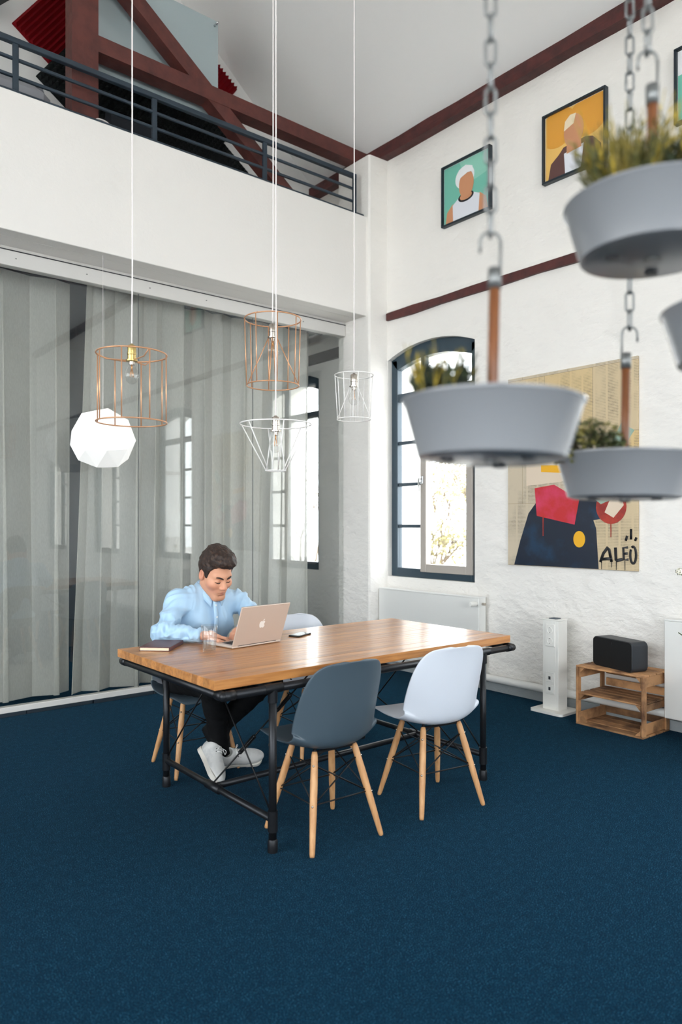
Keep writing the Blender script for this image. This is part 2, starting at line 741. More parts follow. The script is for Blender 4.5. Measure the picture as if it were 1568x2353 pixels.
# pilaster where partition and masonry meet
pil = MB()
pil.prism([(4.67, 5.72), (4.67, 5.27), (4.685, 5.255), (XR + .02, 5.245), (XR + .02, 5.72)], 'z', 0, 4.965)
struct('wall_pilaster', pil, 'painted_masonry')
# wall behind the viewer with a wide glazed opening
bw = MB()
BO = 2.6
bw.box(XL, -BO, YB - .3, YB, 0, ZW)
bw.box(BO, XR, YB - .3, YB, 0, ZW)
bw.box(-BO, BO, YB - .3, YB, 0, 1.0)
bw.prism([(XL, ZW), (-BO, ZW), (-BO, 4.2), (BO, 4.2), (BO, ZW), (XR, ZW), (0, ZRIDGE)], 'y', YB - .3, YB)
struct('wall_back', bw, 'white_plaster')
portal((0, YB - .32, 2.6), (-PI / 2, 0, 0), 2 * BO, 3.2)
gb = sroot('window_1')
for i in range(5):
    x = -BO + BO / 2 * i
    MB().box(x - .04, x + .04, YB - .18, YB - .1, 1.0, 4.2).build('mullion', 'window_slate', gb)
for z in (1.0, 2.6, 4.12):
    MB().box(-BO, BO, YB - .17, YB - .11, z, z + .08).build('transom', 'window_slate', gb)
for i in range(4):
    x = -BO + BO / 2 * i
    MB().box(x + .04, x + BO / 2 - .04, YB - .142, YB - .138, 1.08, 4.12).build('pane', 'window_glass', gb)
# roof slopes
rf = MB()
rf.prism([(XR + .5, ZW - .5 * PITCH), (0, ZRIDGE), (0, ZRIDGE + .25), (XR + .5, ZW - .5 * PITCH + .25)], 'y', YB - .3, YK + .3)
rf.prism([(XL - .5, ZW - .5 * PITCH), (XL - .5, ZW - .5 * PITCH + .25), (0, ZRIDGE + .25), (0, ZRIDGE)], 'y', YB - .3, YK + .3)
struct('ceiling', rf, 'ceiling_paint')
# gallery: slab, parapet, back wall; the lower room carries on behind the glass
struct('floor_gallery', MB().box(XL, 4.67, YF + .13, YE, ZS, 3.72), 'white_plaster')
struct('wall_parapet', MB().cbox(XL, 4.672, YF, YF + .13, ZS, ZT, .004), 'white_plaster')
struct('wall_gallery', MB().prism([(XL, 3.72), (XR, 3.72), (XR, ZW), (0, ZRIDGE), (XL, ZW)], 'y', YK, YK + .2), 'gallery_wall')
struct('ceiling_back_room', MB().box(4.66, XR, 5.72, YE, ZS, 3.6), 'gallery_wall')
struct('wall_far', MB().box(XL, XR, YE, YE + .2, 0, ZS), 'room_dimness_paint')  # dark tone stands in for the dim light back here
struct('ceiling_far_added', MB().box(XL, 4.66, 5.72, YE, ZS - .02, ZS - .001), 'room_dimness_paint')  # dark board added under the slab to dim the far room


# ------------------------------------------------------------------ arched windows of the masonry wall
def arched_window(idx, ya, yb, x=4.95, sash=True, portal_x=None):
    r = sroot('window_%d' % idx, (x, ya, SILL))
    W = yb - ya
    H = SPR - SILL
    fw, fd = .082, .07

    def arch_l(i0, drop):
        return [(p[0] - ya, p[1] - SILL - drop) for p in arch(ya + i0, yb - i0, SPR, RISE * (W - 2 * i0) ** 2 / W ** 2)]
    # outer frame: two jambs, sill rail, arched head
    MB().cbox(0, fd, 0, fw, 0, H + .0, .005).build('jamb', 'window_slate', r)
    MB().cbox(0, fd, W - fw, W, 0, H + .0, .005).build('jamb', 'window_slate', r)
    MB().cbox(0, fd, fw, W - fw, 0, .085, .005).build('bottom_rail', 'window_slate', r)
    o_, i_ = arch_l(0, 0), arch_l(fw, .1)
    i_ = [(a, max(b, H - .1)) for a, b in i_]
    h = MB()
    for k in range(len(o_) - 1):
        h.prism([i_[k], i_[k + 1], o_[k + 1], o_[k]], 'x', 0, fd)
    h.build('arched_head', 'window_slate', r)
    ym = W * .62
    MB().cbox(.004, fd, ym - .024, ym + .024, .085, H + .0, .004).build('mullion', 'window_slate', r)
    zt = 1.70
    MB().cbox(.002, fd, fw, W - fw, zt, zt + .075, .004).build('transom', 'window_slate', r)
    # left light with three glazing bars (the far side of the mullion)
    for k in (1, 2, 3):
        z = .085 + (zt - .085) * k / 4
        MB().cbox(.012, .05, ym + .024, W - fw, z - .016, z + .016, .003).build('glazing_bar', 'window_slate', r)
    if sash:
        s = MB().cbox(-.02, .05, fw - .03, ym + .005, .06, zt + .02, .004)
        y0, y1, z0, z1 = fw - .03, ym + .005, .06, zt + .02
        b = .075
        f = MB()
        f.cbox(-.022, .045, y0, y0 + b, z0, z1, .004)
        f.cbox(-.022, .045, y1 - b, y1, z0, z1, .004)
        f.cbox(-.022, .045, y0 + b, y1 - b, z0, z0 + b, .004)
        f.cbox(-.022, .045, y0 + b, y1 - b, z1 - b, z1, .004)
        so = f.build('sash', 'sash_grey', r)
        hd = MB()
        zc = .92
        hd.cbox(-.034, -.022, y1 - .045, y1 - .012, zc - .035, zc + .04, .004)
        hd.tube([(-.03, y1 - .028, zc + .015), (-.065, y1 - .028, zc + .015), (-.07, y1 - .028, zc), (-.07, y1 - .028, zc - .11)], .0085, 8)
        hd.build('handle', 'chrome', so, angle=40)
        MB().box(.01, .014, y0 + b, y1 - b, z0 + b, z1 - b).build('pane', 'window_glass', so)
    else:
        MB().box(.03, .034, fw, ym - .02, .085, zt).build('pane', 'window_glass', r)
    for k in range(4):
        z = .085 + (zt - .085) * k / 4
        MB().box(.03, .034, ym + .024, W - fw, z + .016, z + (zt - .085) / 4 - .016).build('pane', 'window_glass', r)
    top = MB()
    for k in range(len(i_) - 1):
        top.prism([(i_[k][0], zt + .075), (i_[k + 1][0], zt + .075), i_[k + 1], i_[k]], 'x', .03, .034)
    top.build('pane', 'window_glass', r)
    portal((XR + .52, (ya + yb) / 2, SILL + 1.1), (0, PI / 2, 0), 2.3, W)
    return r


for i, (a, b) in enumerate(RW):
    arched_window(i + 2, a, b, sash=(i == 3))
for i, (a, b) in enumerate(LW):
    r = sroot('window_%d' % (i + 8), (XL, a, .8))
    for y in (0, .86, 1.72):
        MB().box(-.2, -.12, y, y + .08, 0, 3.55).build('mullion', 'window_slate', r)
    for z in (0, 1.2, 2.4, 3.42):
        MB().box(-.2, -.12, 0, 1.8, z, z + .08).build('transom', 'window_slate', r)
    for y in (.08, .94):
        MB().box(-.162, -.158, y, y + .78, .08, 3.5).build('pane', 'window_glass', r)
    portal((XL - .42, (a + b) / 2, 2.6), (0, -PI / 2, 0), 3.8, 1.8)

# ------------------------------------------------------------------ timber in the walls
def rough_beam(y0, y1, x0, x1, z0, z1, seg=.35, jit=.008, seed=1):
    """hand-hewn beam running along y"""
    rr = random.Random(seed)
    n = max(2, int((y1 - y0) / seg))
    m = MB()
    vs, fs = [], []
    for i in range(n + 1):
        y = y0 + (y1 - y0) * i / n
        j = [rr.uniform(-jit, jit) for _ in range(4)]
        vs += [(x0 + j[0] * .4, y, z0 + j[1]), (x1, y, z0 + j[1]), (x1, y, z1 + j[2]), (x0 + j[3] * .4, y, z1 + j[2])]
    for i in range(n):
        for k in range(4):
            l = (k + 1) % 4
            fs.append((i * 4 + k, i * 4 + 4 + k, i * 4 + 4 + l, i * 4 + l))
    fs += [(0, 1, 2, 3), (n * 4 + 3, n * 4 + 2, n * 4 + 1, n * 4)]
    return m.add(vs, fs)


struct('trim_2', rough_beam(YB, YK, 4.80, 4.93, 4.965, 5.075, seed=3, jit=.006), 'oxblood_dark', label='dark red timber wall plate under the sloping ceiling')
struct('trim_3', rough_beam(YB, 5.235, 4.872, 4.93, 3.385, 3.462, seed=5, jit=.007), 'oxblood_dark', label='dark red timber band set in the white masonry')
struct('trim_4', rough_beam(5.74, 8.3, 4.86, 4.93, 3.16, 3.27, seed=6, jit=.006), 'ink_dark')
struct('trim_5', rough_beam(YB, 5.235, 4.884, 4.93, 3.462, 3.49, seed=8, jit=.006), 'painted_masonry')

# heating pipe and skirting along the foot of the masonry wall
hp = MB().tube([(4.835, y, .115 + .006 * math.sin(y)) for y in np.linspace(2.4, 5.24, 30)], .03, 10)
struct('trim_6', hp, 'white_metal', smooth=True, label='white heating pipe along the foot of the wall')
struct('baseboard_right', MB().box(4.87, XR, YB, 5.24, 0, .07), 'skirting_grey')

# ------------------------------------------------------------------ glass partition with rails and skirting tiles
gp = sroot('wall_glass', (XL, YG, 0))
PX = [XL + 0.0]
xs = [4.665, 3.596, 2.498, 1.40, .302, -.796, -1.894, -2.992, -4.09, XL]
for a, b in zip(xs[1:], xs[:-1]):
    MB().box(a - XL + .0015, b - XL - .0015, 0, .012, .07, 3.30).build('pane', 'partition_glass', gp)
    MB().box(a - XL - .0018, a - XL + .0018, .001, .011, .07, 3.30).build('pane_joint', 'galvanised', gp)
MB().cbox(0, 4.665 - XL, -.025, .04, .028, .07, .003).build('bottom_rail', 'rail_white', gp)
MB().cbox(0, 4.665 - XL, -.03, .045, 3.275, 3.385, .003).build('top_rail', 'rail_white', gp)
MB().box(0, 4.665 - XL, -.035, .05, 3.385, 3.39).build('gap_shade_strip', 'ink_dark', gp)  # solid strip; the gap's shade is put into its dark colour
MB().box(0, 4.665 - XL, -.02, .05, 3.39, 3.415).build('head_track', 'rail_white', gp)
for i in range(18):
    if i > 8:
        MB().lathe([(.006, 0), (.006, .004)], 8, (1.2 * 0 + i * .52 + .2, -.033, 3.33)).build('screw', 'galvanised', gp)
tile = MB().cbox(0, .492, -.02, .02, 0, .03, .002).mesh('skirting_tile')
tile.materials.append(M_('dark_steel'))
for i in range(19):
    share('skirting_tile', tile, gp, (.02 + i * .5, rnd.uniform(-.012, .004), 0))


# ------------------------------------------------------------------ curtains behind the glass
def curtain(name, label, x0, x1, y, seed, z0=.035, z1=3.36, amp=.07, lean=0., wave=.17, leanl=0.):
    rr = random.Random(seed)
    # fold positions
    xs_, t = [x0], x0
    nodes = [(x0, rr.uniform(-1, 1))]
    s = 1
    while t < x1:
        t += wave * rr.uniform(.35, 1.1)
        nodes.append((min(t, x1), s * rr.uniform(.45, 1.)))
        s = -s
    nx = int((x1 - x0) / .008)
    X = np.linspace(x0, x1, nx)
    nxs = np.array([n[0] for n in nodes])
    nys = np.array([n[1] for n in nodes])
    idx = np.clip(np.searchsorted(nxs, X, side='right') - 1, 0, len(nxs) - 2)
    tt = (X - nxs[idx]) / np.maximum(nxs[idx + 1] - nxs[idx], 1e-5)
    sm = tt * tt * (3 - 2 * tt)
    prof = nys[idx] * (1 - sm) + nys[idx + 1] * sm
    fold_x = np.sin(2 * PI * tt) * np.where(idx % 2 == 0, 1, 1) * (nxs[idx + 1] - nxs[idx]) * .34
    ph = np.array([rr.uniform(0, 6.28) for _ in range(3)])
    root = thing(name, label, 'curtain', ((x0 + x1) / 2, y, 0), group='sheer curtains')
    zs = np.concatenate([np.linspace(z0, .30, 5), np.linspace(.30, z1, 26)[1:]])

    def sheet(za, zb, off):
        zz = [z for z in zs if za - 1e-6 <= z <= zb + 1e-6]
        v, f = [], []
        for z in zz:
            k = (z1 - z) / (z1 - z0)
            a = amp * (.62 + .6 * k)
            wob = .012 * np.sin(X * 9 + ph[0] + z * 1.3) * k
            yy = prof * a + wob + off
            xx = X - fold_x * (.55 + .45 * k) + .02 * np.sin(X * 5 + ph[1]) * k + lean * k * (X - x0) / (x1 - x0) + leanl * k * np.exp(-(X - x0) / .25)
            v += [(float(p) - (x0 + x1) / 2, float(q), float(z)) for p, q in zip(xx, yy)]
        n = len(X)
        for r in range(len(zz) - 1):
            for c in range(n - 1):
                f.append((r * n + c, r * n + c + 1, r * n + n + c + 1, r * n + n + c))
        return MB().add(v, f)
    sheet(z0, z1, 0).build('fabric', 'sheer_curtain', root, smooth=True)
    sheet(z0, .30, -.004).build('hem', 'sheer_curtain', root, smooth=True)
    return root


curtain('curtain', 'sheer grey curtain panel left of the dark gap at far left', -.6, 2.07, 5.99, 11, wave=.22, amp=.075)
curtain('curtain', 'sheer grey curtain panel just right of the dark gap, behind the white faceted lamp', 2.16, 3.05, 5.90, 4, wave=.17, amp=.08, lean=-.05, leanl=-.13)
curtain('curtain', 'sheer grey curtain panel behind the seated person, its edge beside the pilaster', 3.0, 4.52, 5.99, 23, wave=.18, amp=.085, lean=-.06)
ct = thing('curtain_rail', 'slim dark curtain rail above the sheer curtains behind the glass', 'curtain rail', (2, 5.97, 3.36))
MB().cbox(-3, 2.65, -.02, .02, .0, .03, .003).build('track', 'rail_steel', ct)
MB().cbox(-3, 2.65, -.035, .035, .03, .055, .003).build('mounting_strip', 'rail_steel', ct)

# ------------------------------------------------------------------ gallery railing
rl = thing('gallery_railing', 'dark blue-grey steel railing along the white gallery parapet', 'railing', (0, 5.365, ZT))
for z, r in ((.385, .02), (.262, .011), (.14, .011)):
    MB().cbox(XL + .02, 4.59, -r, r, z - r, z + r, .004).build('rail', 'rail_steel', rl)
MB().cbox(XL + .02, 4.69, -.03, .03, 0, .035, .006).build('base_rail', 'rail_steel', rl)
post = MB().cbox(-.02, .02, -.012, .012, .035, .37, .003).mesh('post')
post.materials.append(M_('rail_steel'))
for k in range(9):
    share('post', post, rl, (4.575 - 1.035 * k, 0, 0))


# ------------------------------------------------------------------ roof truss over the gallery
def beam2(m, p, q, wdt, y0, y1):
    """straight timber in a plane y = const between (x,z) points"""
    p, q = Vector(p), Vector(q)
    d = (q - p).normalized()
    n = Vector((-d.y, d.x)) * wdt / 2
    return m.prism([tuple(p - n), tuple(q - n), tuple(q + n), tuple(p + n)], 'y', y0, y1)


def truss(y, label, parts):
    t = thing('roof_truss', label, 'roof truss', (0, y, ZW - .1))
    z = -(ZW - .1)
    for nm, p, q, wd, a, b in parts:
        m = MB()
        beam2(m, (p[0], p[1] + z), (q[0], q[1] + z), wd, a, b)
        m.build(nm, 'oxblood_timber', t)
    return t


truss(5.46, 'dark red timber roof truss standing in the gallery behind the railing', [
    ('tie_beam', (1.93, 5.06), (4.82, 5.03), .125, 0, .14),
    ('tie_beam', (-4.82, 5.03), (-1.93, 5.06), .125, 0, .14),
    ('post', (1.99, 3.722), (1.99, 7.35), .2, -.012, .13),
    ('strut', (4.05, 4.30), (1.2, 6.45), .125, .004, .128),
    ('post', (-1.99, 3.722), (-1.99, 7.35), .2, -.012, .13),
    ('strut', (-4.05, 4.30), (-1.2, 6.45), .125, .004, .128),
])
truss(.50, 'dark red timber tie beam high over the hanging planters, above the frame', [
    ('tie_beam', (-4.85, 5.0), (4.8, 5.0), .14, 0, .40),
])

# ------------------------------------------------------------------ outside
struct('ground_outside', MB().box(5.4, 60, -40, 60, -.6, -.4), 'pale_ground')
struct('ground_outside_left', MB().box(-60, -5.3, -40, 60, -.6, -.4), 'pale_ground')
struct('ground_outside_back', MB().box(-5.3, 5.4, -40, -5.3, -.6, -.4), 'pale_ground')


def shrub(name, label, x, y, h, wd, seed, leaves=1500, leafm='pale_leaf', bare=.5):
    rr = random.Random(seed)
    t = thing(name, label, 'tree', (x, y, -.4), group='trees outside the window')
    m = MB()
    tips = []

    def grow(p, d, l, r, lev):
        q = p + d * l
        m.tube([p, p + d * l * .5 + Vector((rr.uniform(-1, 1), rr.uniform(-1, 1), 0)) * l * .06, q], [r, r * .8, r * .6], 5, caps=False)
        if lev == 0:
            tips.append(q)
            return
        for _ in range(rr.choice((2, 3, 3))):
            nd = (d + Vector((rr.uniform(-1, 1), rr.uniform(-1, 1), rr.uniform(-.1, .6))) * .65).normalized()
            grow(q, nd, l * rr.uniform(.6, .85), r * .6, lev - 1)
        tips.append(q)
    for k in range(3):
        grow(Vector((rr.uniform(-.3, .3), rr.uniform(-.3, .3), 0)), Vector((rr.uniform(-.3, .3), rr.uniform(-.3, .3), 1)).normalized(), h * .34, .05, 4)
    m.build('branches', 'bark', t)
    f = MB()
    for k in range(leaves):
        p = rr.choice(tips) + Vector((rr.gauss(0, wd * .11), rr.gauss(0, wd * .11), rr.gauss(0, wd * .1)))
        a = Vector((rr.uniform(-1, 1), rr.uniform(-1, 1), rr.uniform(-1, 1))).normalized() * rr.uniform(.03, .07)
        b = a.orthogonal().normalized() * a.length * .6
        f.add([p - a, p + b, p + a, p - b], [(0, 1, 2, 3)])
    lo = f.build('foliage', leafm, t)
    lo['kind'] = 'stuff'
    return t


shrub('tree', 'pale yellow leafy tree outside, left in the open window light', 13.5, 13.2, 3.4, 2.6, 5)
shrub('tree', 'pale yellow leafy tree outside, right in the open window light', 13.0, 10.6, 3.3, 2.6, 6)
shrub('tree', 'pale tree outside the window behind the curtain', 14, 19, 4.0, 3, 8, 1200)
shrub('shrub', 'pale straw-coloured shrub low outside the open window', 11.5, 11.2, 1.9, 2.4, 9, 1600)

# ================================================================== furniture
# ------------------------------------------------------------------ table
TX0, TX1, TY0, TY1, TZ = 1.48, 3.40, 2.61, 3.60, .762
tb = thing('pipe_frame_table', 'long oak-topped table on black pipe frame, man working at it', 'table', (1.75, 2.59, 0))
ox, oy = 1.75, 2.59
NST = 20
sw = (TY1 - TY0) / NST
for i in range(NST):
    m = MB().cbox(TX0 - ox, TX1 - ox, TY0 - oy + i * sw + .0002, TY0 - oy + (i + 1) * sw - .0002, TZ - .04, TZ + rnd.uniform(-.0003, .0003), .0012)
    m.build('stave', 'wood_oak', tb)
PZ = .698
LX, LY = (0.0, 1.385), (0.0, 1.015)
px0, px1, py0, py1 = TX0 + .03 - ox, TX1 - .01 - ox, TY0 - .02 - oy, TY1 + .0 - oy
for y in (py0, py1):
    MB().tube([(px0, y, PZ), (px1, y, PZ)], .0185, 12).build('side_pipe', 'black_pipe', tb, smooth=True)
for x in (px0, px1):
    MB().tube([(x, py0, PZ), (x, py1, PZ)], .0185, 12).build('end_pipe', 'black_pipe', tb, smooth=True)
for x in (px0, px1):
    for y in (py0, py1):
        sx = 1 if x == px0 else -1
        sy = 1 if y == py0 else -1
        m = MB().ball((x, y, PZ), .0212, 12)
        m.tube([(x, y, PZ), (x + sx * .05, y, PZ)], .0212, 12)
        m.tube([(x, y, PZ), (x, y + sy * .05, PZ)], .0212, 12)
        m.build('corner_fitting', 'black_pipe', tb, smooth=True)
BZ = .138
for x in LX:
    for y in LY:
        yy = py0 if y == 0 else py1
        lg = MB().tube([(x, yy, 0.0), (x, yy, PZ)], .017, 12).build('leg', 'black_pipe', tb, smooth=True)
        f = MB()
        f.tube([(x, yy, .0), (x, yy, .012), (x, yy, .05), (x, yy, .055)], [.0215, .022, .0215, .0185], 12)
        f.build('foot_collar', 'black_pipe', lg, smooth=True, angle=40)
        f = MB()
        f.tube([(x, yy, BZ - .05), (x, yy, BZ + .04)], .0212, 12)
        f.build('tee_fitting', 'black_pipe', lg, smooth=True, angle=40)
        f = MB()
        f.tube([(x, yy, PZ - .06), (x, yy, PZ - .0)], .0212, 12)
        sx = .045
        f.tube([(x - sx, yy, PZ), (x + sx, yy, PZ)], .0212, 12)
        f.build('tee_fitting', 'black_pipe', lg, smooth=True, angle=40)
    MB().tube([(x, py0, BZ), (x, py1, BZ)], .0155, 12).build('cross_bar', 'black_pipe', tb, smooth=True)
    ym = (py0 + py1) / 2
    MB().tube([(x, py0, PZ), (x, py1, PZ)], .019, 10).build('top_bar', 'black_pipe', tb, smooth=True)
    MB().tube([(x, ym - .06, BZ), (x, ym + .06, BZ)], .0212, 12).build('tee_fitting', 'black_pipe', tb, smooth=True)
    for yy in (py0, py1):
        MB().tube([(x, ym, PZ - .015), (x, yy + (.018 if yy == py0 else -.018), BZ + .03)], .0042, 6).build('tension_rod', 'black_wire', tb, smooth=True)
ym = (py0 + py1) / 2
MB().tube([(LX[0], ym, BZ), (LX[1], ym, BZ)], .0155, 12).build('stretcher', 'black_pipe', tb, smooth=True)
xc = (LX[0] + LX[1]) / 2
MB().tube([(xc, py0, PZ), (xc, py1, PZ)], .019, 10).build('top_bar', 'black_pipe', tb, smooth=True)
for x in LX:
    a, b = Vector((x, ym, BZ + .02)), Vector((xc + (-.02 if x == 0 else .02), ym, PZ - .015))
    MB().tube([a, b], .0042, 6).build('tension_rod', 'black_wire', tb, smooth=True)
    for k in (.22, .55):
        p, q = a.lerp(b, k), a.lerp(b, k + .12)
        d = (q - p).normalized()
        s_ = Vector((-d.z, 0, d.x)) * .009
        m = MB()
        m.tube([p + s_, q + s_], .0035, 6)
        m.tube([p - s_, q - s_], .0035, 6)
        m.ball(p, .011, 8)
        m.ball(q, .011, 8)
        m.build('turnbuckle', 'black_wire', tb, smooth=True)


# ------------------------------------------------------------------ shell chairs (front = +y in their own frame)
def shell_mesh(name, off=0., start=0.):
    # side profile from the front lip to the top of the back: (forward, up), half width, edge curl
    K = [(.245, .418, .150, -.004), (.238, .434, .188, .002), (.20, .444, .212, .007), (.12, .436, .228, .017), (.03, .422, .234, .030), (-.06, .413, .234, .048),
         (-.13, .420, .231, .074), (-.172, .452, .228, .096), (-.194, .52, .226, .102), (-.208, .60, .222, .090), (-.220, .68, .212, .070), (-.230, .745, .192, .048),
         (-.238, .785, .160, .030), (-.243, .803, .112, .016), (-.245, .810, .05, .008)]
    P = bez([(a, b, c) for a, b, c, d in K], 4)
    Q = bez([(d, 0, 0) for a, b, c, d in K], 4)
    nv = 18
    v, f = [], []
    n = len(P)
    for i in range(n):
        a = P[i]
        t = P[min(i + 1, n - 1)] - P[max(i - 1, 0)]
        t = Vector((t.x, t.y)).normalized()
        nr = Vector((t.y, -t.x))            # towards the sitter
        for k in range(nv + 1):
            s_ = -1 + 2 * k / nv
            c = Q[i].x * abs(s_) ** 2.4 + off
            v.append((s_ * a.z, a.x + nr.x * c, a.y + nr.y * c))
    for i in range(int(n * start), n - 1):
        for k in range(nv):
            f.append((i * (nv + 1) + k, i * (nv + 1) + k + 1, (i + 1) * (nv + 1) + k + 1, (i + 1) * (nv + 1) + k))
    return MB().add(v, f)


def make_chair(mat, lining=None):
    t = thing('shell_chair', 'x', 'chair')
    s = shell_mesh('seat_shell').build('seat_shell', mat, t, smooth=True)
    md = s.modifiers.new('thickness', 'SOLIDIFY')
    md.thickness = .008
    md.offset = 0
    md = s.modifiers.new('round', 'SUBSURF')
    md.levels = md.render_levels = 1
    if lining:
        l = shell_mesh('inner_lining', .0075, .46).build('inner_lining', lining, t, smooth=True)
    # legs splay from the bracket under the shell
    tops = {}
    for sx in (-1, 1):
        for sy in (-1, 1):
            a = Vector((sx * .108, (.085 if sy > 0 else -.092), .40 if sy > 0 else .405))
            b = Vector((sx * .188, (.185 if sy > 0 else -.19), 0.0))
            tops[(sx, sy)] = (a, b)
            lg = MB().tube([a, a.lerp(b, .04), a.lerp(b, .3), a.lerp(b, .6), a.lerp(b, .97), b], [.011, .0145, .0165, .0155, .0115, .0095], 12).build('leg', 'wood_beech', t, smooth=True)
            out = Vector((sx, sy * .9, 0)).normalized()
            for k in (.13, .52):
                p = a.lerp(b, k) + out * .0155
                MB().ball(p, .0055, 8).build('bolt', 'nickel', lg, smooth=True)
            MB().tube([b + Vector((0, 0, .004)), b], .0092, 10).build('foot_glide', 'socket_dark', lg)
            MB().tube([a.lerp(b, .1), a, a + Vector((-sx * .012, -sy * .01, .022))], .008, 8).build('bracket', 'black_wire', t, smooth=True)
    T = lambda sx, sy, k: tops[(sx, sy)][0].lerp(tops[(sx, sy)][1], k)
    pairs = [((-1, -1), (1, -1)), ((1, -1), (1, 1)), ((1, 1), (-1, 1)), ((-1, 1), (-1, -1))]
    for a, b in pairs:
        MB().tube([T(*a, .13), T(*b, .52)], .0034, 6).build('wire_strut', 'black_wire', t, smooth=True)
        MB().tube([T(*b, .13), T(*a, .52)], .0034, 6).build('wire_strut', 'black_wire', t, smooth=True)
        MB().tube([T(*a, .52), T(*b, .52)], .0034, 6).build('wire_stretcher', 'black_wire', t, smooth=True)
    MB().cbox(-.11, .11, -.095, -.08, .395, .405, .002).build('cross_bracket', 'black_wire', t)
    MB().cbox(-.11, .11, .075, .09, .392, .402, .002).build('cross_bracket', 'black_wire', t)
    return t


GC = 'shell chairs around the table'
ch_w = make_chair('white_shell')
ch_w.location = (2.70, 2.575, 0)
ch_w.rotation_euler.z = math.radians(-10)
tag(ch_w, 'white plastic shell chair on wooden legs, near side of table, its back to the viewer', 'chair', GC)
c2 = copy_tree(ch_w)
c2.location = (2.75, 3.64, 0)
c2.rotation_euler.z = math.radians(176)
tag(c2, 'white plastic shell chair across the table, behind the open laptop', 'chair', GC)
ch_g = make_chair('slate_shell')
ch_g.location = (2.045, 2.62, 0)
ch_g.rotation_euler.z = math.radians(-3)
tag(ch_g, 'slate grey plastic shell chair on wooden legs, nearest the viewer', 'chair', GC)
ch_p = make_chair('slate_shell', 'white_shell')
ch_p.location = (2.035, 3.81, 0)
ch_p.rotation_euler.z = math.radians(180 - 6)
tag(ch_p, 'slate shell chair with white inner face that the man sits on', 'chair', GC)

# ------------------------------------------------------------------ laptop, book, tumbler, phone
ROT7 = math.radians(7)
lp = thing('laptop', 'open warm-silver laptop with apple logo on its lid, lid towards the viewer', 'laptop', (2.09, 3.236, TZ), ROT7)
LWD, LDP = .33, .225
MB().cbox(-LWD / 2, LWD / 2, .0, LDP, .002, .015, .004).build('base', 'laptop_alu', lp)
kb = MB().box(-.135, .135, .035, .13, .0150, .0156).build('keyboard', 'key_black', lp)
for r in range(5):
    m = MB()
    for k in range(13):
        x = -.132 + k * .0204
        m.cbox(x, x + .017, .038 + r * .0184, .038 + r * .0184 + .0155, .0156, .0168, .0008)
    m.build('key_row', 'key_black', kb)
MB().cbox(-.052, .052, .14, .208, .0148, .0154, .0003).build('trackpad', 'laptop_alu', lp)
LA = math.radians(-21)
lid = MB()
lid.M = Matrix.Translation((0, .004, .013)) @ Matrix.Rotation(-LA, 4, 'X')
lid.cbox(-LWD / 2, LWD / 2, -.0035, .0035, .0, .222, .003)
lid_o = lid.build('lid', 'laptop_alu', lp)
sc_ = MB()
sc_.M = lid.M
sc_.box(-LWD / 2 + .008, LWD / 2 - .008, .0035, .0041, .012, .214)
sc_.build('screen', 'screen_dark', lid_o)
# the mark on the lid: a bitten apple with its leaf
ap = MB()
ap.M = lid.M @ Matrix.Translation((0, -.0036, .112))


def apple_poly():
    pts = []
    R = [(0, .0125), (-.004, .0145), (-.009, .0148), (-.0145, .011), (-.0165, .004), (-.0158, -.004), (-.0125, -.0125), (-.0082, -.0172), (-.0045, -.0168), (0, -.0152),
         (.0045, -.0168), (.0082, -.0172), (.0118, -.0135), (.0145, -.0075), (.0125, -.005), (.0104, -.001), (.0104, .004), (.0135, .0088), (.0105, .0135), (.006, .0148)]
    return [(p.x * 1.18, p.y * 1.18) for p in bez([(a, b, 0) for a, b in R] + [(0, .0125, 0)], 3)[:-1]]


ap.prism([(a, b) for a, b in apple_poly()], 'y', -.0006, .0004)
leaf = [(.0002, .0155), (.0012, .0195), (.0042, .0232), (.0078, .0248), (.0074, .0212), (.0048, .0176)]
ap.prism([(a * 1.18, b * 1.18) for a, b in leaf], 'y', -.0006, .0004)
ap.build('apple_logo', 'logo_white', lid_o)
MB().tube([(-.13, .004, .012), (.13, .004, .012)], .004, 8).build('hinge', 'key_black', lp, smooth=True)

bk = thing('notebook', 'closed brown leather-bound book lying at the table corner', 'book', (1.675, 3.50, TZ), math.radians(46))
MB().cbox(-.115, .118, -.077, .079, .0165, .0205, .0015).build('front_cover', 'book_cover', bk)
MB().cbox(-.115, .118, -.077, .079, .0, .003, .001).build('back_cover', 'book_cover', bk)
MB().box(-.112, .115, -.073, .074, .003, .0165).build('pages', 'paper', bk)
MB().cbox(-.115, .118, -.079, -.074, .0, .0205, .002).build('spine', 'book_cover', bk)

gl = thing('water_glass', 'clear tumbler half full of water beside the laptop', 'glass', (1.785, 3.20, TZ))
R0, R1, GH = .031, .041, .138
prof = [(R0 - .002, 0), (R0, .002), (R0 + (R1 - R0) * .5, GH * .5), (R1, GH - .001), (R1 - .001, GH), (R1 - .0022, GH - .001), (R0 + (R1 - R0) * .5 - .0024, GH * .5), (R0 - .0018, .016), (R0 - .006, .013)]
MB().lathe(prof, 32).build('tumbler', 'tumbler_glass', gl, smooth=True)
wr = lambda z: R0 + (R1 - R0) * z / GH - .0026
MB().lathe([(R0 - .007, .0135), (wr(.017), .0165), (wr(.06), .060)], 32).build('water', 'water', gl, smooth=True, angle=50)

phn = thing('phone', 'black smartphone lying on the table right of the laptop', 'phone', (2.47, 3.378, TZ), math.radians(25))
MB().cbox(-.072, .072, -.036, .036, 0, .0085, .003).build('body', 'phone_black', phn)
MB().cbox(-.066, .066, -.032, .032, .0082, .009, .0003).build('screen', 'phone_glass', phn)


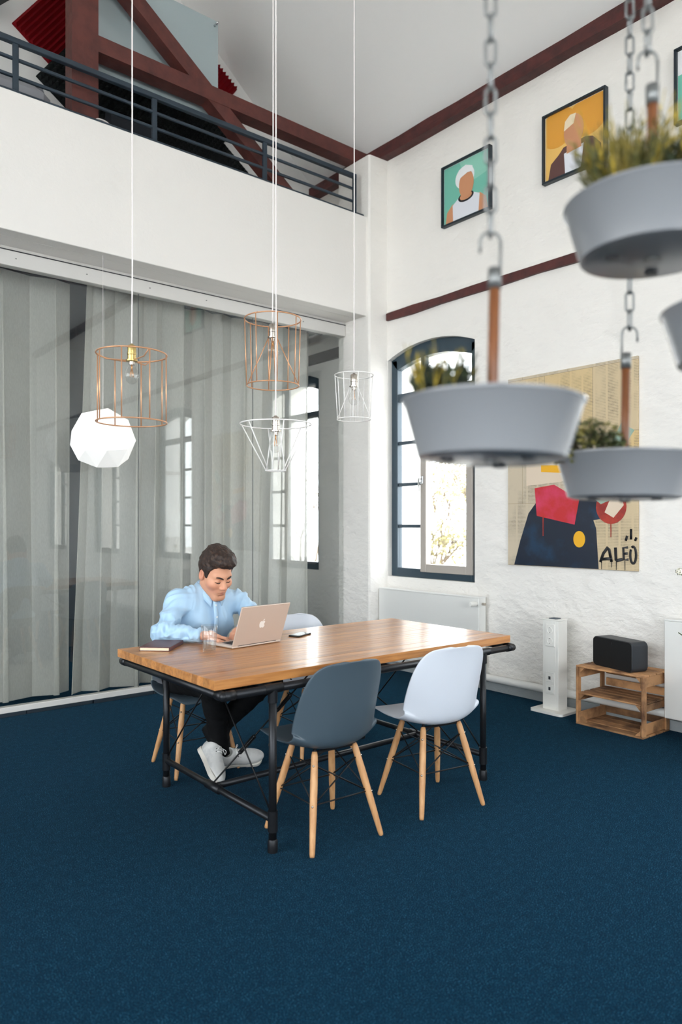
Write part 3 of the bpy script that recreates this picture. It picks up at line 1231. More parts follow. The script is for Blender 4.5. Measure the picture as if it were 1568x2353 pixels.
# ------------------------------------------------------------------ radiators
def radiator(label, y0, y1, z0, z1, x0=4.775, x1=4.865, valve=True):
    t = thing('radiator', label, 'radiator', (x1, y0, z0))
    W, H, D = y1 - y0, z1 - z0, x1 - x0
    MB().cbox(-D, -D + .014, 0, W, .0, H - .012, .006).build('front_panel', 'white_metal', t)
    MB().cbox(-.02, 0, 0.01, W - .01, .02, H - .02, .004).build('back_panel', 'white_metal', t)
    MB().cbox(-D + .002, 0, .0, .008, .01, H - .006, .003).build('side_panel', 'white_metal', t)
    MB().cbox(-D + .002, 0, W - .008, W, .01, H - .006, .003).build('side_panel', 'white_metal', t)
    g_ = MB()
    g_.cbox(-D - .003, .002, -.002, W + .002, H - .014, H, .004)
    g_.build('top_grille', 'white_metal', t)
    for yy in (.18, W - .18):
        MB().cbox(-.02, .034, yy - .02, yy + .02, H * .3, H * .6, .003).build('wall_bracket', 'white_metal', t)
    if valve:
        v = MB()
        v.tube([(-D * .5, -.002, H - .06), (-D * .5, -.03, H - .06)], .012, 10)
        vo = v.build('valve', 'nickel', t, smooth=True, angle=40)
        v = MB()
        v.tube([(-D * .55, .02, H - .055), (-D - .012, .02, H - .055)], .012, 10)
        v.tube([(-D - .012, .02, H - .055), (-D - .02, .02, H - .055), (-D - .07, .02, H - .055), (-D - .085, .02, H - .055)], [.014, .021, .022, .016], 14)
        v.build('thermostat_knob', 'socket_white', vo, smooth=True, angle=40)
    for yy in (.06, W - .06):
        MB().tube([(-D * .5, yy, .02), (-D * .5, yy, .13 - z0 - .0), (-.03, yy, .12 - z0)], .009, 8).build('pipe_tail', 'white_metal', t, smooth=True)
    return t


radiator('flat white radiator below the arched window beside the pilaster', 3.99, 5.235, .13, .785)
radiator('flat white radiator at the right edge, beside the wooden crate', .55, 2.40, .10, .765)

# ------------------------------------------------------------------ power column
pc = thing('power_column', 'white floor-standing socket column in front of the masonry wall', 'socket column', (4.70, 3.20, 0))
bm_ = MB()
pts = []
for cxx, cyy, a0 in ((.095, .11, 0), (-.095, .11, 90), (-.095, -.11, 180), (.095, -.11, 270)):
    for k in range(5):
        a = math.radians(a0 + k * 22.5)
        pts.append((cxx + .03 * math.cos(a), cyy + .03 * math.sin(a)))
bm_.prism(pts, 'z', 0, .018)
bm_.build('base_plate', 'socket_white', pc)
MB().cbox(-.055, .06, -.068, .068, .018, .682, .003).build('column', 'socket_white', pc)
MB().cbox(-.058, .063, -.071, .071, .682, .692, .003).build('cap', 'socket_white', pc)
MB().cbox(-.035, .03, -.035, .03, .692, .698, .002).build('cap_label', 'navy_plastic', pc)
MB().box(-.0565, -.054, -.046, .046, .022, .68).build('front_cover', 'socket_white', pc)
for z0 in (.49, .135):
    pl = MB().cbox(-.064, -.0555, -.04, .04, z0, z0 + .165, .003).build('socket_plate', 'socket_white', pc)
    for k in (0, 1):
        z = z0 + .042 + k * .08
        if z0 > .3:
            m = MB()
            m.M = Matrix.Translation((-.0642, 0, z)) @ Matrix.Rotation(-PI / 2, 4, 'Y')
            m.lathe([(.024, 0), (.024, .003), (.0205, .003), (.019, -.004)], 24, capb=False)
            so = m.build('socket_outlet', 'socket_white', pl, angle=40)
            for yy in (-.0095, .0095):
                m = MB()
                m.tube([(-.0605, yy, z), (-.0615, yy, z)], .0032, 8)
                m.build('socket_hole', 'socket_dark', pl)
            MB().cbox(-.068, -.06, -.004, .004, z + .0165, z + .0205, .001).build('earth_clip', 'galvanised', pl)
            MB().cbox(-.068, -.06, -.004, .004, z - .0205, z - .0165, .001).build('earth_clip', 'galvanised', pl)
        else:
            MB().cbox(-.067, -.063, -.03, .03, z - .03, z + .03, .002).build('data_socket', 'socket_white', pl)
            MB().cbox(-.0685, -.066, -.009, .009, z - .012, z + .012, .001).build('data_port', 'socket_dark', pl)

# ------------------------------------------------------------------ wooden crate with a middle shelf
cr = thing('wooden_crate', 'weathered wooden crate on its side with a middle shelf', 'crate', (4.69, 2.655, 0), math.radians(-1))
CW, CD, CH = .50, .345, .41          # along y, x, z
X0, X1 = -CD / 2, CD / 2
Y0, Y1 = -CW / 2, CW / 2


def slat(x0, x1, y0, y1, z0, z1, nm='slat'):
    return MB().cbox(x0, x1, y0, y1, z0, z1, .0025).build(nm, 'crate_wood', cr)


def xs5(n, w_):
    return [X0 + .0 + (CD - w_) * k / (n - 1) for k in range(n)]


for x in xs5(4, .076):
    slat(x, x + .076, Y0, Y1, CH - .012, CH)
    slat(x, x + .076, Y0, Y1, .0, .012)
for x in xs5(5, .058)[:]:
    slat(x + .004 if x < 0 else x - .004, x + .058, Y0 + .016, Y1 - .016, .212, .223, 'shelf_slat')
for yy in (Y0, Y1 - .014):
    for x in (X0 + .001, X1 - .046):
        slat(x, x + .045, yy, yy + .014, .012, CH - .012, 'corner_post')
    s_ = 1 if yy == Y0 else -1
    ya, yb_ = (Y0 + .014, Y0 + .026) if s_ > 0 else (Y1 - .026, Y1 - .014)
    for z0, z1 in ((.014, .085), (.165, .21), (.325, CH - .013)):
        slat(X0 + .012, X1 - .002, ya, yb_, z0, z1, 'side_slat')
for z0, z1 in ((.035, .115), (.232, .285), (.315, .385)):
    slat(X1 - .012, X1 - .001, Y0 + .03, Y1 - .03, z0, z1, 'back_slat')
for yy, s_ in ((Y0 + .027, 1), (Y1 - .027, -1)):
    for zz, sz in ((.0125, 1), (CH - .0125, -1), (.2115, -1)):
        m = MB()
        tri = [(yy, zz), (yy + s_ * .036, zz), (yy, zz + sz * .036)]
        m.prism(tri, 'x', X0 + .014, X0 + .05)
        m.build('corner_block', 'crate_wood', cr)

spk = thing('speaker', 'black rounded wireless loudspeaker standing on the wooden crate', 'speaker', (4.668, 2.655, CH), math.radians(-16))


def rrect(w_, h_, r, n=6):
    out = []
    for cxx, cyy, a0 in ((w_ / 2 - r, h_ / 2 - r, 0), (-w_ / 2 + r, h_ / 2 - r, 90), (-w_ / 2 + r, -h_ / 2 + r, 180), (w_ / 2 - r, -h_ / 2 + r, 270)):
        for k in range(n + 1):
            a = math.radians(a0 + 90 * k / n)
            out.append((cxx + r * math.cos(a), cyy + r * math.sin(a)))
    return out


m = MB()
n_ = 28
rings = [(-.075, .352, .192), (-.070, .362, .202), (.06, .362, .202), (.07, .35, .19)]
vs = []
for x, a, b in rings:
    vs += [(x, p, q + .1015) for p, q in rrect(a, b, .03)]
fs = [tuple(range(n_ * 3, n_ * 4))]
for r in range(3):
    for k in range(n_):
        l = (k + 1) % n_
        fs.append((r * n_ + k, r * n_ + l, r * n_ + n_ + l, r * n_ + n_ + k))
m.add(vs, fs)
m.build('housing', 'speaker_body', spk, angle=35)
m = MB()
m.prism([(p, q + .1015) for p, q in rrect(.354, .194, .027)], 'x', -.0775, -.068)
m.build('grille', 'speaker_cloth', spk)
MB().cbox(-.079, -.0773, -.0008, .0008, .165, .18, .0003).build('status_light', 'speaker_body', spk)


# ------------------------------------------------------------------ pictures on the masonry wall
def flat(parent, nm, poly, x, mat, th=.0012):
    """flat painted shape on a picture: poly in (y, z)"""
    return MB().prism(poly, 'x', x - th, x).build(nm, mat, parent)


def ellp(cy_, cz_, ry, rz_, n=28, a0=0, a1=360, rot=0):
    out = []
    for k in range(n):
        a = math.radians(a0 + (a1 - a0) * k / (n if a1 - a0 == 360 else n - 1))
        y, z = ry * math.cos(a), rz_ * math.sin(a)
        c, s_ = math.cos(math.radians(rot)), math.sin(math.radians(rot))
        out.append((cy_ + y * c - z * s_, cz_ + y * s_ + z * c))
    return out


def frame_pic(label, y0, y1, z0, z1, art):
    t = thing('framed_picture', label, 'picture', (XR, (y0 + y1) / 2, z0), group='framed portraits on the masonry wall')
    hw, H = (y1 - y0) / 2, z1 - z0
    b, d = .016, .045
    MB().cbox(-d, 0, -hw, hw, 0, b, .002).build('frame_side', 'frame_dark', t)
    MB().cbox(-d, 0, -hw, hw, H - b, H, .002).build('frame_side', 'frame_dark', t)
    MB().cbox(-d, 0, -hw, -hw + b, b, H - b, .002).build('frame_side', 'frame_dark', t)
    MB().cbox(-d, 0, hw - b, hw, b, H - b, .002).build('frame_side', 'frame_dark', t)
    MB().box(-.02, -.002, -hw + b, hw - b, b, H - b).build('backing', 'hair_print', t)
    art(t, hw - b - .004, b + .004, H - b - .004)
    return t


def art_teal(t, h, z0, z1):
    # +y is the viewer's left
    flat(t, 'background', [(-h, z0), (h, z0), (h, z1), (-h, z1)], -.0205, 'teal_print')
    flat(t, 'background_facet', [(-h, z1), (h * .3, z1), (-.02, .30), (-h, .34)], -.0215, 'teal_pale')
    cz = .30
    flat(t, 'arms', [(h * .93, z0), (h * .86, z0 + .10), (h * .62, z0 + .155), (-h * .62, z0 + .16), (-h * .86, z0 + .11), (-h * .95, z0)], -.0222, 'skin_print')
    flat(t, 'shirt', [(h * .58, z0), (h * .6, z0 + .145), (.09, z0 + .185), (-.09, z0 + .185), (-h * .6, z0 + .155), (-h * .55, z0)], -.0228, 'shirt_print')
    flat(t, 'collar', ellp(0, z0 + .178, .088, .042), -.0234, 'ink_dark')
    flat(t, 'neck', [(.055, z0 + .16), (.058, z0 + .24), (-.055, z0 + .24), (-.052, z0 + .16)], -.0238, 'skin_print')
    flat(t, 'neck_front', ellp(0, z0 + .182, .068, .03), -.0240, 'skin_print')
    flat(t, 'hair', ellp(.012, cz + .07, .108, .098), -.0242, 'hair_print')
    flat(t, 'face', ellp(-.006, cz + .005, .083, .118), -.0248, 'skin_print')
    flat(t, 'fringe', [(.10, cz + .06), (.08, cz + .15), (0, cz + .172), (-.075, cz + .14), (-.085, cz + .09), (-.02, cz + .10), (.05, cz + .08)], -.0254, 'hair_print')


def art_amber(t, h, z0, z1):
    flat(t, 'background', [(-h, z0), (h, z0), (h, z1), (-h, z1)], -.0205, 'amber_pale')
    flat(t, 'background_disc', [(p, q) for p, q in ellp(h * .55, .40, .16, .15) if p < h], -.0215, 'amber_print')
    flat(t, 'background_disc', [(max(p, -h), min(q, z1)) for p, q in ellp(-h * .5, .40, .17, .16)], -.0218, 'amber_print')
    flat(t, 'jacket', [(h * .9, z0), (h * .8, z0 + .12), (.13, z0 + .17), (.09, z0 + .21), (-.1, z0 + .22), (-.16, z0 + .2), (-h * .9, z0 + .12), (-h * .93, z0)], -.0224, 'jacket_print')
    flat(t, 'shirt', [(.075, z0), (.085, z0 + .16), (-.085, z0 + .18), (-.06, z0)], -.023, 'shirt_print')
    flat(t, 'neck', [(.062, z0 + .15), (.06, z0 + .24), (-.06, z0 + .25), (-.066, z0 + .16)], -.0236, 'skin_print')
    flat(t, 'head', ellp(0, .325, .085, .125), -.0242, 'skin_print')
    flat(t, 'crown', [(.085, .35), (.075, .42), (.03, .455), (-.02, .45), (0, .38)], -.0248, 'cream_print')


def art_mint(t, h, z0, z1):
    flat(t, 'background', [(-h, z0), (h, z0), (h, z1), (-h, z1)], -.0205, 'teal_print')
    flat(t, 'upper_field', [(-h, .33), (h, .33), (h, z1), (-h, z1)], -.0215, 'hair_print')
    flat(t, 'figure', ellp(-.02, .24, .1, .15), -.0222, 'skin_print')


frame_pic('dark-framed portrait of a white-haired man on teal ground', 3.945, 4.495, 4.06, 4.60, art_teal)
frame_pic('dark-framed portrait of a man in brown jacket on amber ground', 2.88, 3.425, 4.062, 4.60, art_amber)
frame_pic('dark-framed teal picture cut by the right edge of the view', 1.83, 2.375, 4.09, 4.60, art_mint)

# unframed panel: newsprint collage with bold painted shapes and a brushed signature
ps = thing('poster_panel', 'large unframed newsprint collage panel with bold navy and red paint', 'poster', (XR, 3.205, 1.065))
pw, ph_ = .563, 1.522
MB().box(-.022, -.004, -pw, pw, 0, ph_).build('panel', 'newsprint', ps)
for yy in (-.3, .3):
    MB().box(-.004, -.0005, yy - .03, yy + .03, .3, 1.2).build('batten', 'white_metal', ps)
X_ = -.0225
flat(ps, 'navy_field', [(.50, .003), (.44, .20), (.36, .42), (.24, .56), (.06, .58), (-.16, .52), (-.24, .30), (-.26, .003)], X_, 'ink_navy')
flat(ps, 'navy_band', [(-.02, .57), (-.42, .60), (-.44, .40), (-.2, .36)], X_ - .0006, 'ink_navy')
flat(ps, 'red_slab', [(.30, .62), (.28, .40), (-.06, .33), (-.10, .52), (.12, .64)], X_ - .0018, 'ink_red')
flat(ps, 'yellow_dot', ellp(-.10, .22, .05, .062), X_ - .0018, 'ink_yellow')
flat(ps, 'orange_disc', ellp(-.36, .46, .12, .125), X_ - .0018, 'ink_orange')
flat(ps, 'cream_patch', [(-.31, .42), (-.38, .38), (-.46, .47), (-.44, .55), (-.36, .53)], X_ - .0028, 'ink_cream')
flat(ps, 'cream_field', [(.38, .64), (.38, .86), (.02, .92), (-.08, .70), (.06, .66)], X_ - .0008, 'ink_cream')
flat(ps, 'yellow_bar', [(.24, .80), (.24, .745), (-.04, .72), (-.04, .78)], X_ - .002, 'ink_yellow')
flat(ps, 'mint_shard', [(-.36, .92), (-.44, 1.06), (-.54, 1.0), (-.44, .86)], X_ - .0008, 'ink_mint')
flat(ps, 'mint_shard', [(-.18, .56), (-.30, .60), (-.38, .52), (-.28, .48)], X_ - .003, 'ink_mint')
for (yy, zz, l) in ((.22, .40, .16), (-.36, .34, .10)):
    flat(ps, 'paint_drip', [(yy - .004, zz), (yy + .004, zz), (yy + .003, zz - l), (yy - .003, zz - l)], X_ - .003, 'ink_orange')


def brush(nm, pts, wd=.011):
    m = MB()
    m.M = Matrix.Translation((X_ - .0035, 0, 0)) @ Matrix.Scale(.12, 4, (1, 0, 0))
    m.tube([(0, a, b) for a, b in pts], wd, 8)
    return m.build(nm, 'ink_black', ps, smooth=True)


# the signature reads ALEO, letters running to the viewer's right (towards -y)
brush('letter', [(-.275, .055), (-.30, .12), (-.335, .165), (-.345, .15), (-.365, .06)])
brush('letter', [(-.275, .075), (-.37, .085)])
brush('letter', [(-.395, .165), (-.40, .075), (-.405, .07), (-.45, .082)])
brush('letter', [(-.492, .168), (-.456, .164), (-.460, .078), (-.496, .082)], .009)
brush('letter', [(-.459, .122), (-.490, .125)], .009)
brush('letter', ellp(-.531, .115, .022, .060, 18, 60, 420), .009)
for p, q in (((-.475, .215), (-.485, .25)), ((-.515, .225), (-.515, .30)), ((-.545, .215), (-.556, .24))):
    brush('ray', [p, q], .009)
for yy, l in ((-.285, .07), (-.365, .05), (-.402, .07), (-.468, .07)):
    flat(ps, 'paint_drip', [(yy - .003, .07), (yy + .003, .07), (yy + .002, max(.07 - l, .003)), (yy - .002, max(.07 - l, .003))], X_ - .002, 'ink_black')

# ================================================================== pendant lamps
def circ(r, z, n=40, ph=0):
    return [(r * math.cos(2 * PI * k / n + ph), r * math.sin(2 * PI * k / n + ph), z) for k in range(n)]


def zroof(x):
    return ZW + (XR - abs(x)) * PITCH


def pendant(name, label, x, y, ztop, H, R0, R1, nwire, wire, cap, zs, cone=False, wr=.0027, cone_top=.0, ph=.2):
    """wire-cage pendant: R0 top ring radius, R1 bottom; zs = socket top above the top ring"""
    t = thing(name, label, 'lamp', (x, y, ztop), group='wire pendant lamps over the table')
    MB().tube(circ(R0, 0), wr * 1.25, 6, closed=True).build('top_ring', wire, t, smooth=True)
    MB().tube(circ(R1, -H), wr * 1.25, 6, closed=True).build('bottom_ring', wire, t, smooth=True)
    for k in range(nwire):
        a = 2 * PI * k / nwire + ph
        c, s_ = math.cos(a), math.sin(a)
        MB().tube([(R0 * c, R0 * s_, 0), (R1 * c, R1 * s_, -H)], wr, 6).build('cage_wire', wire, t, smooth=True)
    zc = zs - .062                      # carrier ring height
    MB().tube(circ(.021, zc, 16), wr, 6, closed=True).build('carrier_ring', wire, t, smooth=True)
    for k in range(4 if cone else 3):
        a = 2 * PI * k / (4 if cone else 3) + ph + .5
        c, s_ = math.cos(a), math.sin(a)
        if cone:
            MB().tube([(.021 * c, .021 * s_, zc), (R1 * c, R1 * s_, -H)], wr, 6).build('spider_wire', wire, t, smooth=True)
        else:
            MB().tube([(.021 * c, .021 * s_, zc), (R0 * .72 * c, R0 * .72 * s_, zc + .002), (R0 * c, R0 * s_, 0)], wr, 6).build('spider_wire', wire, t, smooth=True)
    so = MB().lathe([(.006, .012), (.009, .008), (.0175, .004), (.019, 0), (.019, -.028), (.0205, -.03), (.0205, -.036), (.019, -.038), (.019, -.058), (.026, -.06), (.026, -.066), (.018, -.068)][::-1], 20,
                    (0, 0, zs)).build('lamp_holder', cap, t, smooth=True, angle=35)
    bz = zs - .07
    b = MB().lathe([(.0125, 0), (.0135, -.012), (.018, -.024), (.026, -.038), (.0305, -.055), (.030, -.068), (.024, -.084), (.013, -.0945), (.002, -.098)][::-1], 20, (0, 0, bz)).build('bulb', 'bulb_glass', t, smooth=True)
    MB().lathe([(.0128, .004), (.0128, -.012)][::-1], 14, (0, 0, bz)).build('bulb_cap', 'nickel', b, smooth=True, angle=40)
    f = MB()
    f.tube([(0, 0, bz - .01), (0, 0, bz - .035)], .003, 6)
    for k in range(4):
        a = PI / 2 * k
        f.tube([(.004 * math.cos(a), .004 * math.sin(a), bz - .033), (.009 * math.cos(a), .009 * math.sin(a), bz - .066)], .0011, 5)
    f.build('filament', 'filament', b, smooth=True)
    zr = zroof(x) - ztop
    pts = [(.004 * math.sin(z * 3.1), .003 * math.sin(z * 2.3 + 1), z) for z in np.linspace(zs + .01, zs + .5, 12)]
    pts[0] = (0, 0, zs + .01)
    pts += [(0.002, 0, zs + .9), (0, 0, zr - .02)]
    MB().tube(pts, .0032, 8).build('cord', 'cord_white', t, smooth=True)
    MB().lathe([(.05, -.035), (.048, -.01), (.05, .06)], 20, (0, 0, zr)).build('ceiling_rose', 'white_metal', t, smooth=True, angle=40)
    return t


pendant('pendant_lamp', 'copper wire drum pendant with brass holder, leftmost, in front of the white faceted lamp', 1.34, 3.10, 2.155, .302, .153, .153, 8, 'copper_wire', 'brass', .035, ph=.1)
pendant('pendant_lamp', 'copper wire drum pendant with inner cone struts, hanging highest', 2.095, 3.10, 2.445, .338, .144, .134, 8, 'copper_wire', 'nickel', -.03, cone=True, ph=.35)
pendant('pendant_lamp', 'white wire funnel pendant narrowing downwards, right above the laptop', 1.997, 2.93, 1.883, .2255, .172, .048, 6, 'white_wire', 'nickel', .03, cone=True, ph=.15)
pendant('pendant_lamp', 'white wire drum pendant, rightmost, beside the arched window', 2.64, 3.10, 2.23, .246, .108, .094, 8, 'white_wire', 'nickel', .0, cone=True, ph=.3)

# faceted glowing lamp behind the glass, in front of the curtain
ln = thing('faceted_lamp', 'glowing white many-sided paper lamp hanging before the curtain', 'lamp', (2.09, 5.36, 2.035))
bm = bmesh.new()
NV = 26
for k in range(NV):
    zz = 1 - (2 * k + 1) / NV
    a = k * 2.39996
    s_ = math.sqrt(1 - zz * zz)
    bm.verts.new(Euler((.4, .5, .2)).to_matrix() @ Vector((.24 * s_ * math.cos(a), .24 * s_ * math.sin(a), .24 * zz)))
bmesh.ops.convex_hull(bm, input=bm.verts[:])
bmesh.ops.dissolve_limit(bm, angle_limit=.12, verts=bm.verts[:], edges=bm.edges[:])
me = bpy.data.meshes.new('lamp_shade')
bm.to_mesh(me)
bm.free()
obj('lamp_shade', me, 'lantern_paper', ln)
MB().tube([(0, 0, .23), (0, 0, ZS - 2.035)], .0012, 6).build('cord', 'cord_white', ln)

# ================================================================== hanging planters
link = MB()
lp_ = []
for k in range(24):
    a = 2 * PI * k / 24
    z = .0135 if math.sin(a) > 0 else -.0135
    lp_.append((.0085 * math.cos(a), 0, .0085 * math.sin(a) + z))
link.tube(lp_, .0028, 8, closed=True)
LINK = link.mesh('link', smooth=True)
LINK.materials.append(M_('galvanised'))


def planter(label, x, y, zrim, R=.145, tilt=(0, 0), rodtop=None, hookdir=1, chain_to=4.93, hk=0.):
    t = thing('hanging_planter', label, 'planter', (x, y, zrim), group='hanging planters')
    t.rotation_euler = (tilt[0], tilt[1], 0)
    H = .096
    rb = R * .83
    prof = [(rb - .012, -H), (rb, -H + .004), (R, -.006), (R + .004, -.003), (R + .004, .0), (R, .002), (R - .003, -.002), (rb - .003, -H + .01), (.02, -H + .008)]
    MB().lathe(prof, 64).build('bowl', 'planter_shaded_white', t, smooth=True, angle=40)
    for a in (.5, 2.6, 4.7):
        MB().lathe([(.011, -.004), (.012, 0)], 16, (rb * .62 * math.cos(a), rb * .62 * math.sin(a), -H)).build('drain_plug', 'socket_dark', t)
    MB().tube([(.0, 0, -H - .004), (0, 0, -H)], .012, 12).build('bottom_nut', 'galvanised', t)
    rh = rodtop - zrim
    MB().tube([(0, 0, -H + .006), (0, 0, rh)], .0092, 14).build('handle_rod', 'wood_bamboo', t, smooth=True)
    MB().tube([(0, 0, rh - .002), (0, 0, rh + .032)], .0112, 14).build('metal_sleeve', 'galvanised', t, smooth=True)
    hk_ = [(.009 * hookdir, 0, rh + .004), (.009 * hookdir, 0, rh + .075)]
    for k in range(9):
        a = PI * k / 8
        hk_.append((hookdir * (.009 - .017 + .017 * math.cos(a)), 0, rh + .075 + .017 * math.sin(a)))
    hk_.append((hookdir * (.009 - .034), 0, rh + .058))
    ho = MB().tube(hk_, .0026, 8)
    ho.v = [tuple(Matrix.Rotation(math.radians(-39), 3, 'Z') @ Vector(p)) for p in ho.v]
    ho.build('hook', 'galvanised', t, smooth=True)
    # chain up to the tie beam
    off = Matrix.Rotation(math.radians(-39), 3, 'Z') @ Vector((hookdir * -.008, 0, rh + .089))
    top = Vector((x, y, zrim)) + (Euler((tilt[0], tilt[1], 0)).to_matrix() @ off)
    c = thing('hanging_chain', label.replace('white round planter', 'steel chain of the planter').replace('hanging ', ''), 'chain', (top.x, top.y, top.z), group='planter chains')
    z = .0165
    k = 0
    while top.z + z < chain_to - .02:
        share('link', LINK, c, (0, 0, z), (0, 0, math.radians(-39 + (0 if k % 2 else 90) + hk)))
        z += .0405
        k += 1
    m = MB()
    m.tube([(0, 0, z - .02), (0, 0, chain_to - top.z + .02)], .004, 8)
    m.build('ceiling_hook', 'galvanised', c, smooth=True)
    return t


A_ = planter('white round planter hanging in the middle in front of the arched window', .954, .769, 1.600, tilt=(0, .03), rodtop=1.79)
B_ = planter('white round planter hanging highest at the upper right, seen from below', 1.222, .635, 1.957, tilt=(.0, .0), rodtop=2.13)
C_ = planter('white round planter hanging lower right in front of the collage panel', 1.505, .845, 1.551, tilt=(0, .02), rodtop=1.745, hookdir=-1)
D_ = planter('white round planter cut by the right edge of the view', 1.345, .518, 1.772, R=.145, rodtop=1.94)


def blade(f, p, d, l, wd, bend, rr, n=4):
    """a narrow curved leaf"""
    d = Vector(d).normalized()
    s_ = d.cross(Vector((rr.uniform(-1, 1), rr.uniform(-1, 1), .1))).normalized()
    out = Vector((d.x, d.y, 0))
    vs = []
    for k in range(n + 1):
        u = k / n
        q = Vector(p) + d * l * u + out * bend * u * u * l - Vector((0, 0, bend * .4 * u * u * l))
        w_ = wd * (1 - u ** 1.6) + .0003
        vs += [q - s_ * w_, q + s_ * w_ + d.cross(s_) * w_ * .3]
    f.add(vs, [(2 * k, 2 * k + 1, 2 * k + 3, 2 * k + 2) for k in range(n)])


def pot_soil(t, r, h):
    MB().lathe([(r * .8, -h), (r, 0), (r * .9, .004)], 24).build('pot', 'dark_fabric', t, smooth=True, angle=40)
    MB().lathe([(r * .9, .0), (r * .5, .008), (.002, .010)], 18, (0, 0, .003)).build('soil', 'soil', t, smooth=True)


def spiky(label, x, y, z, seed, n, hh, spread, mats=('leaf_dark', 'leaf_yellow'), r=.05, ny=.4):
    rr = random.Random(seed)
    t = thing('potted_plant', label, 'plant', (x, y, z - .09), group='plants in the hanging planters')
    sub = Vector((0, 0, .075))
    MB().lathe([(r * .75, .0), (r, .068), (r * 1.0, .072)], 24).build('pot', 'black_plastic', t, smooth=True, angle=40)
    MB().lathe([(r * .95, .068), (r * .5, .074), (.002, .075)], 18).build('soil', 'soil', t, smooth=True)
    for mi, mname in enumerate(mats):
        f = MB()
        cnt = int(n * (1 - ny if mi == 0 else ny))
        for k in range(cnt):
            a, q = rr.uniform(0, 2 * PI), math.sqrt(rr.random()) * r * .9
            tl = spread * q / r * rr.uniform(.5, 1.2)
            d = (math.cos(a) * tl, math.sin(a) * tl, 1)
            l = hh * (rr.uniform(.35, .7) if mi == 0 else rr.uniform(.5, 1.0))
            p = Vector((q * math.cos(a), q * math.sin(a), .07))
            stem = Vector(d).normalized()
            # a shoot: thin stem with short needle leaves along it
            f.tube([p, p + stem * l], [.0012, .0007], 4, caps=False)
            for j in range(9 if mi == 0 else 7):
                u = .25 + .75 * j / 8
                b = p + stem * l * u
                dd = stem * 1.1 + Vector((rr.uniform(-1, 1), rr.uniform(-1, 1), rr.uniform(0, .5)))
                blade(f, b, dd, rr.uniform(.012, .026), .0018, .1, rr, 2)
        o = f.build('shoots' if mi == 0 else 'young_shoots', mname, t)
        o['kind'] = 'stuff'
    return t


def boxball(label, x, y, z, seed, n, R):
    rr = random.Random(seed)
    t = thing('potted_plant', label, 'plant', (x, y, z - .09), group='plants in the hanging planters')
    MB().lathe([(.038, .0), (.05, .068), (.05, .072)], 24).build('pot', 'black_plastic', t, smooth=True, angle=40)
    MB().lathe([(.047, .068), (.025, .074), (.002, .075)], 18).build('soil', 'soil', t, smooth=True)
    st = MB()
    f = MB()
    for k in range(n):
        a = rr.uniform(0, 2 * PI)
        e = math.acos(rr.uniform(-.15, 1))
        q = R * rr.uniform(.55, 1.05)
        d = Vector((math.sin(e) * math.cos(a), math.sin(e) * math.sin(a), math.cos(e)))
        p = Vector((0, 0, .085)) + Vector((d.x * q, d.y * q, d.z * q * .95))
        if k % 6 == 0:
            st.tube([(0, 0, .07), p], [.002, .001], 4, caps=False)
        # rosette of little oval leaves
        for j in range(6):
            dd = (d + Vector((rr.uniform(-1, 1), rr.uniform(-1, 1), rr.uniform(-1, 1))) * .9).normalized()
            s_ = dd.orthogonal().normalized()
            l, w_ = rr.uniform(.008, .014), rr.uniform(.003, .005)
            f.add([p, p + dd * l * .5 + s_ * w_, p + dd * l, p + dd * l * .5 - s_ * w_], [(0, 1, 2, 3)])
    st.build('stems', 'bark', t)
    o = f.build('leaves', 'leaf_box', t)
    o['kind'] = 'stuff'
    return t


spiky('dark spiky plant with yellow shoots in the planter before the arched window', .954 - .07, .769 + .05, 1.600, 3, 170, .125, .3, ny=.16, r=.04)
spiky('olive and yellow feathery plant, left clump in the highest planter', 1.222 - .050, .635 + .02, 1.957, 5, 230, .18, .6, ('leaf_olive', 'leaf_yellow'), .045, .2)
spiky('olive feathery plant, near clump in the highest planter', 1.222 + .022, .635 - .07, 1.957, 6, 230, .16, .6, ('leaf_dark', 'leaf_yellow'), .045, .12)
spiky('dark green feathery plant, far clump in the highest planter', 1.222 + .05, .635 + .05, 1.957, 8, 230, .20, .55, ('leaf_dark', 'leaf_olive'), .045, .3)
boxball('bushy small-leaved plant in the planter before the collage panel', 1.505 - .06, .845 + .055, 1.551, 4, 520, .082)

